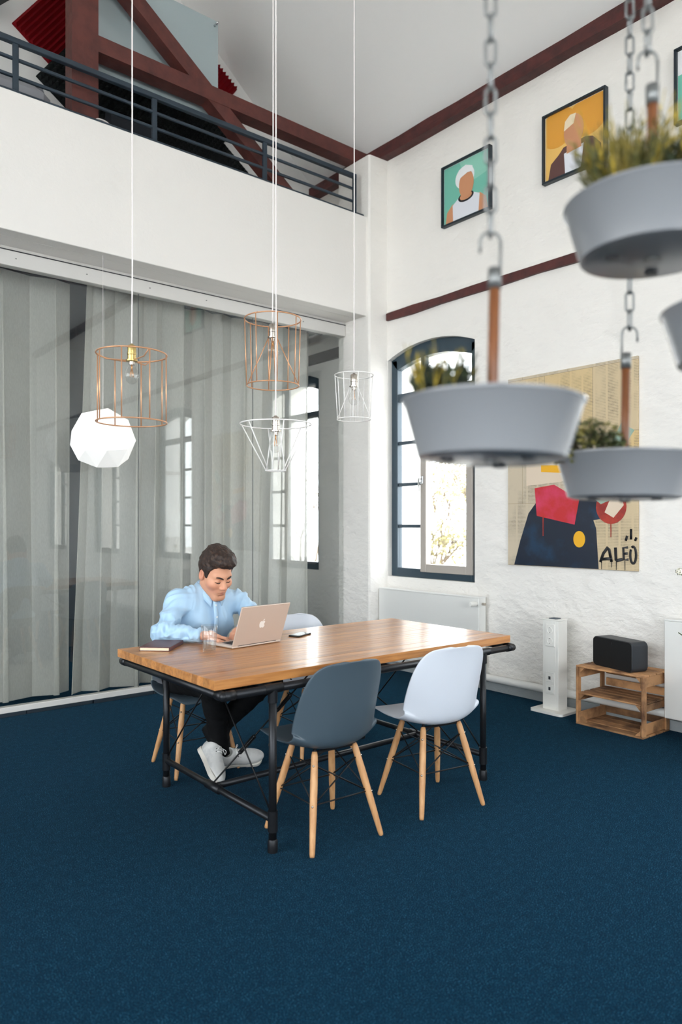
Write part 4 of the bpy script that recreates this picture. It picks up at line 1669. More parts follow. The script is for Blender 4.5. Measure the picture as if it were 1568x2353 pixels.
# flowering stem at the right edge, in a floor vase out of view
fp = thing('flowering_plant', 'white-flowered plant with few leaves entering at the right edge', 'plant', (4.53, 1.93, 0))
MB().lathe([(.09, 0), (.13, .1), (.14, .3), (.1, .45), (.08, .5), (.07, .5), (.085, .44)], 28).build('vase', 'planter_shaded_white', fp, smooth=True)
rr = random.Random(4)
for k, (tx, ty, tz) in enumerate([(.03, .262, 1.10), (.02, .20, 1.02), (.0, .255, .72), (.0, .05, 1.2)]):
    pts = bez([(0, 0, .42), (tx * .2, ty * .2, .42 + (tz - .42) * .4), (tx * .6, ty * .6, .42 + (tz - .42) * .78), (tx, ty, tz)], 5)
    MB().tube(pts, .0032, 6).build('stem', 'leaf_green', fp, smooth=True)
    for j in range(5):
        q = pts[4 + 2 * j] if 4 + 2 * j < len(pts) else pts[-1]
        d = Vector((rr.uniform(-1, 1), rr.uniform(-1, 1), rr.uniform(-.3, .5))).normalized()
        s_ = d.orthogonal().normalized()
        l = .045
        MB().add([q, q + d * l * .5 + s_ * .009, q + d * l, q + d * l * .5 - s_ * .009], [(0, 1, 2, 3)]).build('leaf', 'leaf_green', fp)
    if k in (0, 3):
        f = MB()
        for j in range(60):
            d = Vector((rr.gauss(0, 1), rr.gauss(0, 1), rr.gauss(0, 1))).normalized() * .022
            c0 = Vector((tx, ty, tz)) + d
            n1 = d.orthogonal().normalized() * .006
            n2 = d.cross(n1).normalized() * .006
            f.add([c0 - n1, c0 - n2, c0 + n1, c0 + n2], [(0, 1, 2, 3)])
        f.build('flower_head', 'petal_white', fp)
        f = MB()
        for j in range(14):
            d = Vector((rr.gauss(0, 1), rr.gauss(0, 1), rr.gauss(0, 1))).normalized() * .024
            f.ball(Vector((tx, ty, tz)) + d, .003, 6)
        f.build('flower_buds', 'leaf_dark', fp)

# ================================================================== gallery furnishings
# acoustic foam tiles set askew on the gallery wall
TS = .36


def wedge_tile():
    m = MB()
    n = 9
    st = TS / n
    m.box(-.003, TS + .003, -.02, 0, -.003, TS + .003)
    for k in range(n):
        a = k * st
        m.prism([(a + .002, -.02), (a + st / 2, -.055), (a + st - .002, -.02)], 'z', 0, TS)
    return m


def egg_tile():
    m = MB()
    n = 9
    st = TS / n
    m.box(-.003, TS + .003, -.018, 0, -.003, TS + .003)
    for i in range(n):
        for j in range(n):
            a, b = i * st, j * st
            m.add([(a + .002, -.018, b + .002), (a + st - .002, -.018, b + .002), (a + st - .002, -.018, b + st - .002), (a + .002, -.018, b + st - .002), (a + st / 2, -.05, b + st / 2)],
                  [(0, 1, 4), (1, 2, 4), (2, 3, 4), (3, 0, 4)])
    return m


WM, EM = wedge_tile().mesh('wedge_foam'), egg_tile().mesh('pyramid_foam')
WM.materials.append(M_('foam_red'))
EM.materials.append(M_('foam_black'))
E1 = Vector((math.cos(math.radians(-36)), math.sin(math.radians(-36))))
E2 = Vector((-E1.y, E1.x))
O_ = Vector((1.728, 5.545))


def foam(mesh, i, j, label, k=0):
    p = O_ + E1 * i * TS + E2 * j * TS
    o = bpy.data.objects.new('acoustic_foam_tile', mesh)
    COL.objects.link(o)
    o.location = (p.x, YK - .001, p.y)
    o.rotation_euler = (0, math.radians(36), 0)
    tag(o, label, 'foam tile', 'acoustic foam tiles on the gallery wall')


foam(WM, 0, 0, 'red ridged acoustic foam tile left of the timber post, lower')
foam(WM, 0, 1.003, 'red ridged acoustic foam tile left of the timber post, above the other red tile')
foam(EM, 1.02, -.5, 'black acoustic foam tile beside the red one, left of the timber post')
foam(EM, 1.02, .5, 'black acoustic foam tile just behind the timber post')
bl = 'black acoustic foam tile on the gallery wall right of the timber post'
for i, j in ((2.02, -.5), (2.02, .5), (3.02, .5), (3.02, 1.5), (2.02, 1.5), (4.02, 1.5), (4.02, 2.5), (5.02, 2.5), (5.02, 3.5), (4.02, 3.5), (3.02, 2.5), (5.02, 1.5), (4.02, .5)):
    c_ = O_ + E1 * (i + .5) * TS + E2 * (j + .5) * TS
    if c_.x < 3.80 and c_.y < zroof(c_.x) - .35 and c_.y > 4.3:
        foam(EM, i, j, bl)
foam(WM, 3.40, 3.08, 'red ridged acoustic foam tile high under the ceiling, peeping past the timber strut')

wb = thing('glass_board', 'pale blue-grey glass board hung behind the timber truss', 'glass board', (2.66, 5.66, 4.93))
MB().cbox(-.585, .585, 0, .012, 0, .90, .002).build('glass_sheet', 'board_glass', wb)
for a in (-.55, .55):
    for z in (.05, .85):
        MB().tube([(a, -.062, z), (a, .016, z)], .009, 10).build('standoff', 'chrome', wb, smooth=True)

sp2 = thing('stage_speaker', 'black box speaker at the upper left corner above the railing', 'speaker', (1.43, 6.02, 5.45), math.radians(20))
MB().cbox(-.16, .16, -.11, .11, 0, .36, .02).build('cabinet', 'black_plastic', sp2)
MB().cbox(-.14, .14, -.116, -.108, .03, .34, .01).build('grille', 'speaker_cloth', sp2)
MB().tube([(0, .1, .18), (0, .40, .18)], .02, 10).build('wall_bracket', 'black_plastic', sp2)

ac = thing('armchair', 'grey upholstered armchair up on the gallery, only its top edge showing', 'armchair', (1.45, 5.93, 3.72))
MB().cbox(-.36, .36, -.30, .33, .14, .42, .05).build('seat', 'sofa_grey', ac)
MB().cbox(-.36, .36, -.31, -.12, .3, .97, .07).build('backrest', 'sofa_grey', ac)
for s_ in (-1, 1):
    MB().cbox(s_ * .36 - .06, s_ * .36 + .06, -.28, .3, .14, .62, .04).build('armrest', 'sofa_grey', ac)
    for q in (-.25, .27):
        MB().tube([(s_ * .3, q, 0), (s_ * .3, q, .15)], .02, 8).build('leg', 'black_plastic', ac)
oc = thing('office_chair', 'black padded chair up on the gallery beside the timber post', 'chair', (2.48, 5.98, 3.72))
MB().cbox(-.26, .26, -.2, .26, .42, .52, .04).build('seat', 'dark_fabric', oc)
MB().cbox(-.22, .22, -.27, -.19, .56, 1.03, .035).build('backrest', 'dark_fabric', oc)
MB().tube([(0, 0, .06), (0, 0, .42)], .03, 10).build('column', 'black_plastic', oc)
MB().cbox(-.03, .03, -.25, -.02, .40, .62, .01).build('back_support', 'black_plastic', oc)
for k in range(5):
    a = 2 * PI * k / 5
    MB().tube([(0, 0, .08), (.26 * math.cos(a), .26 * math.sin(a), .04)], .02, 8).build('foot', 'black_plastic', oc)
    MB().ball((.26 * math.cos(a), .26 * math.sin(a), .03), .03, 10).build('caster', 'black_plastic', oc)
wc = tag(MB().tube(bez([(2.03, 5.41, 4.40), (2.07, 5.415, 4.455), (2.15, 5.42, 4.455), (2.21, 5.42, 4.40)], 6), .006, 8).build('white_cable', 'cord_white', None, smooth=True), 'thin white cable arching over the railing foot by the timber post', 'cable')

# ================================================================== the person
def vnoise(P, seed=0):
    """smooth lattice noise in [-1, 1]"""
    P = np.asarray(P, np.float64)
    i = np.floor(P).astype(np.int64)
    f = P - i
    f = f * f * (3 - 2 * f)

    def h(a, b, c):
        n = ((a * 73856093) ^ (b * 19349663) ^ (c * 83492791) ^ (seed * 2654435761)) & 0xffffffff
        n = ((n ^ (n >> 16)) * 0x45d9f3b) & 0xffffffff
        n = ((n ^ (n >> 15)) * 0x2c1b3c6d) & 0xffffffff
        n = n ^ (n >> 16)
        return (n & 0xffff) / 32767.5 - 1
    out = 0
    for dx in (0, 1):
        for dy in (0, 1):
            for dz in (0, 1):
                wgt = (f[:, 0] if dx else 1 - f[:, 0]) * (f[:, 1] if dy else 1 - f[:, 1]) * (f[:, 2] if dz else 1 - f[:, 2])
                out = out + wgt * h(i[:, 0] + dx, i[:, 1] + dy, i[:, 2] + dz)
    return out


def V(*a):
    return np.array(a, np.float32)


def rc(P, a, b, ra, rb):
    a, b = np.asarray(a, np.float32), np.asarray(b, np.float32)
    ab = b - a
    t = np.clip(((P - a) @ ab) / max(float(ab @ ab), 1e-9), 0, 1)
    return np.linalg.norm(P - (a + t[:, None] * ab), axis=1) - (ra + (rb - ra) * t)


def el(P, c, r, R=None):
    q = P - np.asarray(c, np.float32)
    if R is not None:
        q = q @ np.asarray(R, np.float32)
    r = np.asarray(r, np.float32)
    k0 = np.linalg.norm(q / r, axis=1)
    k1 = np.linalg.norm(q / (r * r), axis=1) + 1e-9
    return k0 * (k0 - 1) / k1


def su(a, b, k):
    h = np.clip(.5 + .5 * (b - a) / k, 0, 1)
    return b + (a - b) * h - k * h * (1 - h)


def ss(a, b, k):
    """smooth a minus b"""
    return -su(-a, b, k)


def nets(fn, lo, hi, h):
    """surface nets: a smooth quad mesh of the zero set of fn"""
    lo, hi = np.asarray(lo, float), np.asarray(hi, float)
    n = np.ceil((hi - lo) / h).astype(int) + 1
    ax = [lo[i] + h * np.arange(n[i]) for i in range(3)]
    G = np.stack(np.meshgrid(*ax, indexing='ij'), -1).reshape(-1, 3).astype(np.float32)
    val = np.concatenate([fn(G[i:i + 400000]) for i in range(0, len(G), 400000)]).reshape(n)
    ins = val < 0
    c = [n[0] - 1, n[1] - 1, n[2] - 1]
    cnt = np.zeros(c, np.int16)
    acc = np.zeros((*c, 3), np.float32)
    corner = [(i, j, k) for i in (0, 1) for j in (0, 1) for k in (0, 1)]

    def cv(A, o):
        return A[o[0]:o[0] + c[0], o[1]:o[1] + c[1], o[2]:o[2] + c[2]]
    for a in corner:
        for d in range(3):
            if a[d] == 1:
                continue
            b = list(a)
            b[d] = 1
            va, vb = cv(val, a), cv(val, b)
            x = (va < 0) != (vb < 0)
            t = np.where(x, va / np.where(x, va - vb, 1), 0)
            cnt += x
            for q in range(3):
                acc[..., q] += np.where(x, a[q] + (t if q == d else 0), 0)
    m = cnt > 0
    idx = -np.ones(c, np.int64)
    idx[m] = np.arange(m.sum())
    base = np.argwhere(m)
    verts = lo + h * (base + acc[m] / cnt[m][:, None])
    quads = []
    for d in range(3):
        e1, e2 = [(1, 2), (2, 0), (0, 1)][d]
        s0 = [slice(1, None)] * 3
        a = np.take(ins, range(0, n[d] - 1), axis=d)
        b = np.take(ins, range(1, n[d]), axis=d)
        cr_ = np.argwhere(a != b)
        ok = (cr_[:, e1] > 0) & (cr_[:, e2] > 0) & (cr_[:, e1] < c[e1]) & (cr_[:, e2] < c[e2])
        cr_ = cr_[ok]
        flip = a[tuple(cr_.T)]
        o1, o2 = np.zeros(3, int), np.zeros(3, int)
        o1[e1], o2[e2] = 1, 1
        q = np.stack([idx[tuple((cr_ - o1 - o2).T)], idx[tuple((cr_ - o2).T)], idx[tuple(cr_.T)], idx[tuple((cr_ - o1).T)]], 1)
        q[~flip] = q[~flip][:, ::-1]
        quads.append(q)
    return verts, np.concatenate(quads)


def npmesh(name, parts, mat, parent, origin, col=None):
    vs, fs, o = [], [], 0
    for v, f in parts:
        vs.append(v)
        fs.append(f + o)
        o += len(v)
    v, f = np.concatenate(vs) - np.asarray(origin), np.concatenate(fs)
    me = bpy.data.meshes.new(name)
    me.vertices.add(len(v))
    me.vertices.foreach_set('co', v.astype(np.float32).ravel())
    me.loops.add(len(f) * 4)
    me.loops.foreach_set('vertex_index', f.ravel().astype(np.int32))
    me.polygons.add(len(f))
    me.polygons.foreach_set('loop_start', np.arange(0, len(f) * 4, 4, dtype=np.int32))
    me.polygons.foreach_set('use_smooth', np.ones(len(f), bool))
    me.update(calc_edges=True)
    if col is not None:
        at = me.color_attributes.new('Col', 'FLOAT_COLOR', 'POINT')
        at.data.foreach_set('color', np.concatenate([col, np.ones((len(col), 1))], 1).astype(np.float32).ravel())
    return obj(name, me, mat, parent)


def normals(v, f):
    n = np.zeros_like(v)
    a = np.cross(v[f[:, 2]] - v[f[:, 0]], v[f[:, 3]] - v[f[:, 1]])
    for k in range(4):
        np.add.at(n, f[:, k], a)
    return n / (np.linalg.norm(n, axis=1, keepdims=True) + 1e-9)


pm('skin', (222, 168, 140), .5, attr='Col', spec=.35)
pm('hair_brown', (44, 32, 27), .55, spec=.4, var=(60, (86, 62, 48), .5, .72, 6), bump=(90, .004, 5))
pm('shirt_blue', (172, 205, 232), .42, spec=.4, sheen=.15)
pm('shirt_button', (226, 236, 242), .3)
pm('trousers_black', (10, 11, 14), .8, spec=.2)
pm('shoe_white', (216, 216, 214), .5, var=(18, (188, 190, 190), .45, .7))
pm('shoe_sole', (226, 222, 214), .6)
pm('lace_white', (238, 238, 236), .7)
pm('eyelet', (30, 30, 32), .5)
pm('brow', (52, 36, 28), .7)
pm('lash', (30, 20, 18), .6)

PO = (2.05, 3.86, 0.0)
man = thing('person', 'man in light blue shirt, black trousers and white sneakers typing at the laptop', 'person', PO)

# joints (world)
HIPR, HIPL = V(1.955, 3.86, .505), V(2.155, 3.86, .505)
KNR, KNL = V(1.945, 3.46, .535), V(2.325, 3.46, .530)
ANR, ANL = V(2.115, 3.66, .105), V(2.05, 3.675, .20)
CHEST, WAIST, NB = V(2.085, 3.79, .86), V(2.06, 3.87, .66), V(2.095, 3.775, 1.005)
SHR, SHL = V(1.905, 3.775, .965), V(2.285, 3.765, .945)
ELR, ELL = V(1.765, 3.665, .812), V(2.405, 3.60, .815)
WRR, WRL = V(1.893, 3.470, .806), V(2.135, 3.475, .815)

# ---- head frame: a = his left (+x), b = forward, c = up
HC = V(2.095, 3.685, 1.122)
PITCHH, YAWH, ROLLH = math.radians(27), math.radians(2), math.radians(-3)
Rh = (Matrix.Rotation(YAWH, 3, 'Z') @ Matrix.Rotation(PITCHH, 3, 'X') @ Matrix.Rotation(ROLLH, 3, 'Y'))
# local axes in world: a=(1,0,0), b=(0,-1,0), c=(0,0,1) before rotation
BA = np.array([list(Rh @ Vector((1, 0, 0))), list(Rh @ Vector((0, -1, 0))), list(Rh @ Vector((0, 0, 1)))], np.float32)
HS = 1.06


def to_head(P):
    return ((P - HC) @ BA.T) / HS


def from_head(q):
    return HC + (np.asarray(q, np.float32) * HS) @ BA


def head_sdf(P):
    q = to_head(P)
    qa = q.copy()
    qa[:, 0] = np.abs(qa[:, 0])
    d = el(q, (0, -.008, .032), (.077, .098, .092))
    d = su(d, el(q, (0, .03, -.035), (.064, .072, .085)), .03)
    d = su(d, rc(qa, (.05, -.005, -.06), (.018, .072, -.108), .022, .021), .025)       # jaw line
    d = su(d, rc(qa, (0, .078, -.108), (.012, .078, -.108), .021, .019), .02)          # chin
    d = su(d, el(qa, (.042, .058, -.03), (.03, .032, .026)), .02)                       # cheekbones
    d = su(d, rc(qa, (0, .089, .022), (.04, .074, .020), .0135, .012), .016)           # brow ridge
    d = ss(d, el(qa, (.032, .104, -.002), (.020, .018, .0125)), .014)                  # sockets
    d = su(d, el(qa, (.031, .0775, -.003), (.0175, .0165, .0135)), .005)               # lids over the eyes
    d = su(d, rc(q, (0, .094, .010), (0, .114, -.032), .0085, .0125), .011)            # nose bridge to tip
    d = su(d, el(qa, (.0125, .104, -.038), (.0085, .011, .008)), .007)                 # wings
    d = ss(d, el(qa, (.0065, .110, -.0465), (.0042, .006, .004)), .003)
    d = su(d, el(q, (0, .082, -.068), (.032, .022, .022)), .014)                       # mouth mound
    d = su(d, rc(qa, (0, .1005, -.0655), (.016, .095, -.0685), .0058, .003), .005)     # upper lip
    d = su(d, rc(qa, (0, .0985, -.0775), (.013, .094, -.0755), .0068, .0035), .005)    # lower lip
    d = ss(d, rc(qa, (0, .1075, -.0712), (.022, .098, -.0715), .0022, .0016), .003)    # mouth line
    d = ss(d, el(q, (0, .104, -.0915), (.014, .010, .006)), .008)                      # fold under the lip
    ear = el(qa, (.079, -.008, -.012), (.0095, .021, .032))
    ear = ss(ear, el(qa, (.088, -.005, -.008), (.007, .0125, .02)), .005)
    d = su(d, ear, .006)
    d = d * HS
    nb = NB + V(0, .01, -.04)
    nt_ = from_head((0, -.025, -.05))
    d = su(d, rc(P, nt_, nb, .060, .064), .025)
    d = su(d, rc(P, SHR + V(.10, .01, -.04), SHL + V(-.10, .01, -.04), .05, .05), .03)     # shoulders, under the shirt
    return d


hv, hf = nets(head_sdf, (1.86, 3.5, .86), (2.33, 3.88, 1.27), .0027)
# keep only what the collar shows
SKIN = np.array(lin((214, 158, 128)))
q = to_head(hv.astype(np.float32))
col = np.tile(SKIN, (len(hv), 1))
lipd = np.minimum(rc(np.abs(q) * V(1, 1, -1) * V(1, 1, 1), (0, .1, -.066), (.015, .096, -.069), .006, .003), 1)
qa = q.copy()
qa[:, 0] = np.abs(qa[:, 0])
lip = np.minimum(rc(qa, (0, .1005, -.0655), (.016, .095, -.0685), .0062, .0035), rc(qa, (0, .0985, -.0775), (.013, .094, -.0755), .007, .004))
wl = np.clip(1 - lip / .003, 0, 1)[:, None]
col = col * (1 - wl * .75) + np.array(lin((186, 112, 98))) * wl * .75
rd = np.clip(1 - el(qa, (.045, .07, -.045), (.03, .03, .025)) / .02, 0, 1)[:, None]
col = col * (1 - rd * .35) + np.array(lin((216, 142, 118))) * rd * .35
no = np.clip(1 - el(q, (0, .115, -.036), (.016, .014, .012)) / .008, 0, 1)[:, None]
col = col * (1 - no * .35) + np.array(lin((214, 140, 118))) * no * .35
earw = np.clip(1 - el(qa, (.082, -.006, -.01), (.012, .02, .03)) / .006, 0, 1)[:, None]
col = col * (1 - earw * .4) + np.array(lin((206, 124, 102))) * earw * .4
stub = np.clip((-.03 - q[:, 2]) / .05, 0, 1) * np.clip((q[:, 1] - .0) / .05, 0, 1)
col = col * (1 - .12 * stub[:, None])


def hand(W, d, nrm, side, elb, curl=(12, 38, 62), spread=1.):
    """hand on a wrist: d to the fingers, nrm out of the palm, side = +1 if the thumb lies on nrm x d"""
    d = np.asarray(d, np.float32)
    d /= np.linalg.norm(d)
    nrm = np.asarray(nrm, np.float32)
    nrm -= d * (nrm @ d)
    nrm /= np.linalg.norm(nrm)
    l = np.cross(nrm, d) * side
    cap = []
    roots = []
    for i, (off, ln) in enumerate(((.029, .92), (.0098, 1.02), (-.0098, .96), (-.028, .78))):
        r0 = W + d * (.088 - abs(off - .008) * .25) + l * off * spread
        roots.append(r0)
        cap.append((W + d * .012 + l * off * .55, r0, .0155, .0118, .016))
        p = r0
        for k, (sl, rad) in enumerate(((.042, .0098), (.027, .0088), (.021, .0078))):
            a = math.radians(curl[k] + i * 4)
            dd = d * math.cos(a) + nrm * math.sin(a) + l * off * .8
            dd /= np.linalg.norm(dd)
            e = p + dd * sl * ln
            cap.append((p, e, rad, rad * .9, .004))
            p = e
    t0 = W + d * .022 + l * .026
    t1 = t0 + d * .034 + l * .026 + nrm * .012
    t2 = t1 + d * .03 + l * .004 + nrm * .008
    t3 = t2 + d * .022 - l * .006 + nrm * .004
    cap += [(t0, t1, .0155, .0125, .012), (t1, t2, .0112, .0102, .004), (t2, t3, .0098, .0085, .004)]
    fdir = elb - W
    fdir = fdir / np.linalg.norm(fdir)

    def sdf(P):
        o = rc(P, W, W + fdir * .10, .024, .024)
        o = su(o, el(P, W + d * .045, (.03, .03, .03)), .02)
        for a, b, ra, rb, k in cap:
            o = su(o, rc(P, a, b, ra, rb), k)
        return o
    allp = np.array([c[0] for c in cap] + [c[1] for c in cap] + [W + fdir * .14])
    return nets(sdf, allp.min(0) - .045, allp.max(0) + .045, .0026)


h1 = hand(WRR, V(.80, -.40, -.10), V(.05, -.15, -1), 1, ELR, (8, 42, 66))
h2 = hand(WRL, V(-.62, -.55, -.14), V(-.1, -.2, -1), -1, ELL, (10, 36, 60))
parts = [(hv, hf), h1, h2]
hc = [col]
for h_ in (h1, h2):
    hc.append(np.tile(np.array(lin((218, 160, 132))), (len(h_[0]), 1)))
body = npmesh('body', parts, 'skin', man, PO, np.concatenate(hc))

# brows and lash lines, follow the face
for s_ in (-1, 1):
    m = MB()
    pts = bez([from_head((s_ * a, b, c)) for a, b, c in ((.012, .1045, .0165), (.024, .1025, .0225), (.038, .0925, .0235), (.052, .075, .0165))], 5)
    m.tube([Vector([float(t) for t in p]) - Vector(PO) for p in pts], [.003 + .002 * math.sin(PI * min(1, k / 12)) for k in range(len(pts))], 6)
    m.build('eyebrow', 'brow', body, smooth=True)
    m = MB()
    pts = bez([from_head((s_ * a, b, c)) for a, b, c in ((.0155, .0895, -.0075), (.024, .0945, -.0105), (.034, .0938, -.0108), (.046, .0855, -.0065))], 4)
    m.tube([Vector([float(t) for t in p]) - Vector(PO) for p in pts], .0021, 6)
    m.build('eyelash', 'lash', body, smooth=True)


# ---- hair
def hair_sdf(P):
    q = to_head(P)
    qa = q.copy()
    qa[:, 0] = np.abs(qa[:, 0])
    d = el(q, (0, -.010, .041), (.0855, .110, .1035))
    d = su(d, rc(qa, (0, .070, .118), (.040, .052, .108), .030, .028), .03)            # quiff
    d = su(d, el(q, (.004, .086, .104), (.058, .030, .029)), .02)
    d = su(d, el(q, (-.0, .0, .128), (.06, .07, .025)), .03)
    hl = np.interp(q[:, 1], [-.2, -.09, -.07, -.04, -.026, -.012, .012, .022, .032, .045, .062, .085, .12], [-.07, -.075, -.06, -.045, .012, .022, .014, -.03, -.03, .038, .062, .082, .082])
    d = np.maximum(d, (hl - q[:, 2]) * .8)
    n1 = vnoise(np.stack([q[:, 0] * 95, q[:, 1] * 42 + q[:, 2] * 20, q[:, 2] * 70], 1), 3)
    n2 = vnoise(q * 55 + 9, 5)
    return d * HS + .0032 * n1 + .003 * n2 - .001


av, af = nets(hair_sdf, (1.96, 3.46, 1.01), (2.23, 3.86, 1.32), .0028)
npmesh('hair', [(av, af)], 'hair_brown', man, PO)


# ---- shirt
def shirt_sdf(P):
    d = el(P, CHEST + V(0, .005, -.01), (.178, .118, .17))
    d = su(d, rc(P, CHEST + V(0, .03, -.02), WAIST, .145, .150), .06)
    d = su(d, rc(P, WAIST, V(2.055, 3.875, .53), .15, .165), .05)
    d = su(d, rc(P, SHR + V(.04, 0, 0), SHL + V(-.04, 0, 0), .058, .058), .05)
    d = su(d, rc(P, NB + V(0, .012, -.03), NB + V(0, -.004, .006), .082, .070), .045)
    for s_ in (SHR, SHL):
        d = su(d, rc(P, NB + V(0, .02, -.012), s_ + V(0, .005, .002), .058, .050), .04)
    d = su(d, rc(P, SHR, ELR, .062, .052), .032)
    d = su(d, rc(P, SHL, ELL, .062, .052), .032)
    d = su(d, rc(P, ELR, WRR + (ELR - WRR) * .08, .052, .038), .028)
    d = su(d, rc(P, ELL, WRL + (ELL - WRL) * .08, .052, .038), .028)
    # neck opening and a flat underside where the forearms rest
    d = ss(d, rc(P, NB + V(0, -.02, -.0), NB + V(0, -.09, .14), .060, .075), .008)
    d = np.maximum(d, .7655 - P[:, 2] + np.where(P[:, 1] > 3.61, -10, 0))
    # cuffs end square
    for W, E in ((WRR, ELR), (WRL, ELL)):
        ax = (W - E) / np.linalg.norm(W - E)
        s_ = (P - (W - ax * .002)) @ ax
        near = np.linalg.norm(P - W, axis=1) < .10
        d = np.where(near, np.maximum(d, s_), d)
    return d


sv, sf = nets(shirt_sdf, (1.66, 3.40, .50), (2.50, 4.06, 1.10), .0052)
sn = normals(sv, sf)
# folds: drape from the shoulders down the front, crumple in the sleeves
x_, y_, z_ = sv[:, 0], sv[:, 1], sv[:, 2]


def seg_w(P, a, b, r):
    return np.clip(1 - rc(P.astype(np.float32), a, b, 0, 0) / r, 0, 1)


wt = np.clip(seg_w(sv, CHEST, WAIST, .3) * 1.4, 0, 1)
f1 = vnoise(np.stack([x_ * 21 + (z_ - .9) * (x_ - 2.085) * 40, y_ * 5, z_ * 5.5], 1), 11)
f1 = 1 - 2 * np.abs(f1)
f2 = vnoise(np.stack([x_ * 9 + z_ * 6, y_ * 9, z_ * 7 - x_ * 5], 1), 17)
disp = wt * (.021 * (f1 - .4) + .018 * f2)
for A, B, sd in ((SHR, ELR, 3), (SHL, ELL, 5), (ELR, WRR, 7), (ELL, WRL, 9)):
    ax = (B - A) / np.linalg.norm(B - A)
    s_ = (sv - A) @ ax
    ww = np.clip(seg_w(sv, A, B, .12) * 1.8, 0, 1) * (1 - wt * .6)
    k = vnoise(np.stack([s_ * 30 + sv[:, 0] * 16, s_ * 6 + sv[:, 2] * 14, sv[:, 1] * 12], 1), sd)
    disp += ww * .016 * (.55 - 2 * np.abs(k))
wr_ = np.clip(1 - np.minimum(np.linalg.norm(sv - WRR, axis=1), np.linalg.norm(sv - WRL, axis=1)) / .07, 0, 1)
disp *= (1 - wr_ * .8)
disp *= np.where((z_ < .79) & (y_ < 3.62), .1, 1)
sv2 = sv + sn * disp[:, None]
shirt = npmesh('shirt', [(sv2, sf)], 'shirt_blue', man, PO)

# collar: two folded leaves round the neck
m = MB()
axn = (np.array([0, -.26, 1.0]) / np.linalg.norm([0, -.26, 1.0]))
fr_ = np.array([0, -1.0, -.26]) / np.linalg.norm([0, -1.0, -.26])
lx = np.array([1.0, 0, 0])
cc = np.asarray(NB, float) + axn * .012
N_ = 40
vs, fs = [], []
for k in range(N_ + 1):
    u = -1 + 2 * k / N_                         # -1 .. 1 from his right front round the back to his left front
    a = PI / 2 + (PI - .16) * (-u) - 0          # angle in (lx, fr) plane, back = u 0
    ang = -PI / 2 + u * (PI - .14)
    dirv = lx * math.cos(ang) * 1.0 + fr_ * math.sin(ang)
    tip = max(0, (abs(u) - .62) / .38)
    rt, rb_ = .068, .083 + .030 * tip
    top = cc + dirv * rt * (1 + .10 * tip) + axn * (.040 - .034 * tip ** 1.2)
    low = cc + dirv * rb_ + axn * (-.012 - .050 * tip ** 2.0) + lx * np.sign(u) * .020 * tip ** 2
    inn = cc + dirv * (rt - .005) + axn * (-.01 - .02 * tip)
    out_ = low + dirv * .004
    vs += [inn - np.array(PO), top - dirv * .003 - np.array(PO), top + axn * .002 - np.array(PO), (top + out_) / 2 + dirv * .008 - np.array(PO), out_ - np.array(PO), low - np.array(PO)]
for k in range(N_):
    for j in range(5):
        fs.append((k * 6 + j, k * 6 + 6 + j, k * 6 + 7 + j, k * 6 + 1 + j))
m.add([tuple(map(float, p)) for p in vs], fs)
co = m.build('collar', 'shirt_blue', shirt, smooth=True)


def front_hit(x, z):
    y = 3.4
    for _ in range(80):
        d = float(shirt_sdf(V(x, y, z)[None])[0])
        if d < .001:
            break
        y += max(d * .8, .001)
    return y


pk = MB()
prev = None
pv, pf = [], []
for k in range(16):
    z = .975 - k * .013
    x = 2.090 - k * .0006
    y = front_hit(x, z) - .009
    pv += [(x - .013 - PO[0], y + .004 - PO[1], z), (x - .013 - PO[0], y - PO[1], z), (x + .013 - PO[0], y - PO[1], z), (x + .013 - PO[0], y + .004 - PO[1], z)]
for k in range(15):
    for j in range(3):
        pf.append((k * 4 + j, k * 4 + 1 + j, k * 4 + 5 + j, k * 4 + 4 + j))
pk.add(pv, pf)
pk.build('button_placket', 'shirt_blue', shirt, smooth=True)
for k in (3, 8, 13):
    z = .975 - k * .013
    x = 2.090 - k * .0006
    y = front_hit(x, z) - .011
    MB().tube([(x - PO[0], y - PO[1], z), (x - PO[0], y - .003 - PO[1], z)], .0058, 12).build('button', 'shirt_button', shirt)


# ---- trousers
def trouser_sdf(P):
    d = el(P, V(2.055, 3.87, .53), (.175, .14, .11))
    for H_, K_, A_n in ((HIPR, KNR, ANR), (HIPL, KNL, ANL)):
        d = su(d, rc(P, H_, K_, .088, .066), .04)
        ax = (A_n - K_) / np.linalg.norm(A_n - K_)
        leg = rc(P, K_, A_n, .064, .052)
        leg = np.maximum(leg, (P - A_n) @ ax - .012)
        leg = ss(leg, rc(P, A_n - ax * .01, A_n + ax * .1, .044, .044), .004)
        d = su(d, leg, .03)
    return d


tv, tf = nets(trouser_sdf, (1.82, 3.36, .02), (2.46, 4.06, .68), .0075)
tn = normals(tv, tf)
td = .006 * (1 - 2 * np.abs(vnoise(np.stack([tv[:, 0] * 12 + tv[:, 2] * 14, tv[:, 1] * 12, tv[:, 2] * 18 - tv[:, 1] * 10], 1), 4)))
npmesh('trousers', [(tv + tn * td[:, None], tf)], 'trousers_black', man, PO)


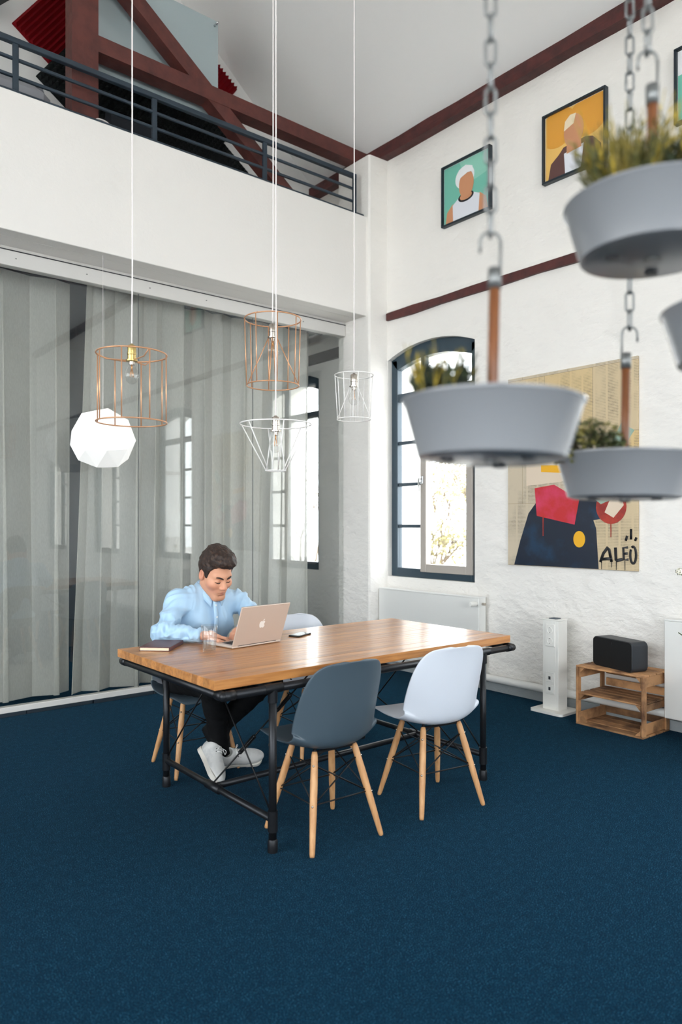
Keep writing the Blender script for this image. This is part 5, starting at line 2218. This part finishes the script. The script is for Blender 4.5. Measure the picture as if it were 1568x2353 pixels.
# ---- shoes: local frame x heel->toe, y to the left, z up
def shoe_sdf(P):
    d = el(P, (.205, 0, .038), (.078, .045, .036))
    d = su(d, el(P, (.13, 0, .048), (.10, .041, .046)), .03)
    d = su(d, el(P, (.055, 0, .058), (.056, .038, .052)), .03)
    d = su(d, rc(P, (.06, 0, .05), (.062, 0, .088), .037, .038), .02)
    d = su(d, rc(P, (.10, 0, .085), (.175, 0, .058), .024, .016), .02)
    d = ss(d, rc(P, (.058, 0, .085), (.05, 0, .16), .029, .034), .006)
    d = np.maximum(d, .012 - P[:, 2])
    return d


def sole_sdf(P):
    o = np.minimum(np.minimum(rc(P * V(1, 1, 0), (.045, 0, 0), (.13, .002, 0), .041, .041), rc(P * V(1, 1, 0), (.13, .002, 0), (.225, 0, 0), .041, .051)), 9)
    dz = np.abs(P[:, 2] - .014) - .014
    return np.maximum(o, dz)


shv, shf = nets(shoe_sdf, (-.02, -.07, -.01), (.31, .07, .15), .0042)
sov, sof = nets(sole_sdf, (-.02, -.07, -.02), (.31, .07, .05), .0042)


def shoe(loc, d, up):
    d, up = Vector(d).normalized(), Vector(up)
    up = (up - d * up.dot(d)).normalized()
    y = up.cross(d)
    M = Matrix((d, y, up)).transposed().to_4x4()
    o = npmesh('shoe', [(shv, shf)], 'shoe_white', man, (0, 0, 0))
    o.matrix_local = Matrix.Translation(Vector(loc) - Vector(PO)) @ M
    npmesh('sole', [(sov, sof)], 'shoe_sole', o, (0, 0, 0))
    m = MB()
    for k in range(6):
        x = .108 + k * .0135
        z = .112 - k * .0078
        w_ = .022
        m.tube([(x, -w_, z - .010), (x + .003, -.008, z + .0), (x + .003, .008, z), (x, w_, z - .010)], .0028, 6)
    m.tube(bez([(.105, 0, .116), (.115, .03, .122), (.125, .036, .105), (.108, .012, .116)], 4), .002, 5)
    m.tube(bez([(.105, 0, .116), (.115, -.03, .122), (.125, -.036, .105), (.108, -.012, .116)], 4), .002, 5)
    m.build('laces', 'lace_white', o, smooth=True)
    m = MB()
    for s_ in (-1, 1):
        for k in range(6):
            m.ball((.106 + k * .0138, s_ * .027, .099 - k * .0082), .0028, 6)
    m.build('eyelets', 'eyelet', o)
    return o


# his left foot, image left: rolled on its outer edge, toe towards the viewer; his right foot tucked, toe to the right
shoe((2.0, 3.70, .125), (-.10, -.82, -.44), (.62, -.25, .70))
shoe((2.085, 3.675, .028), (1, -.33, -.0), (-.10, -.62, .75))
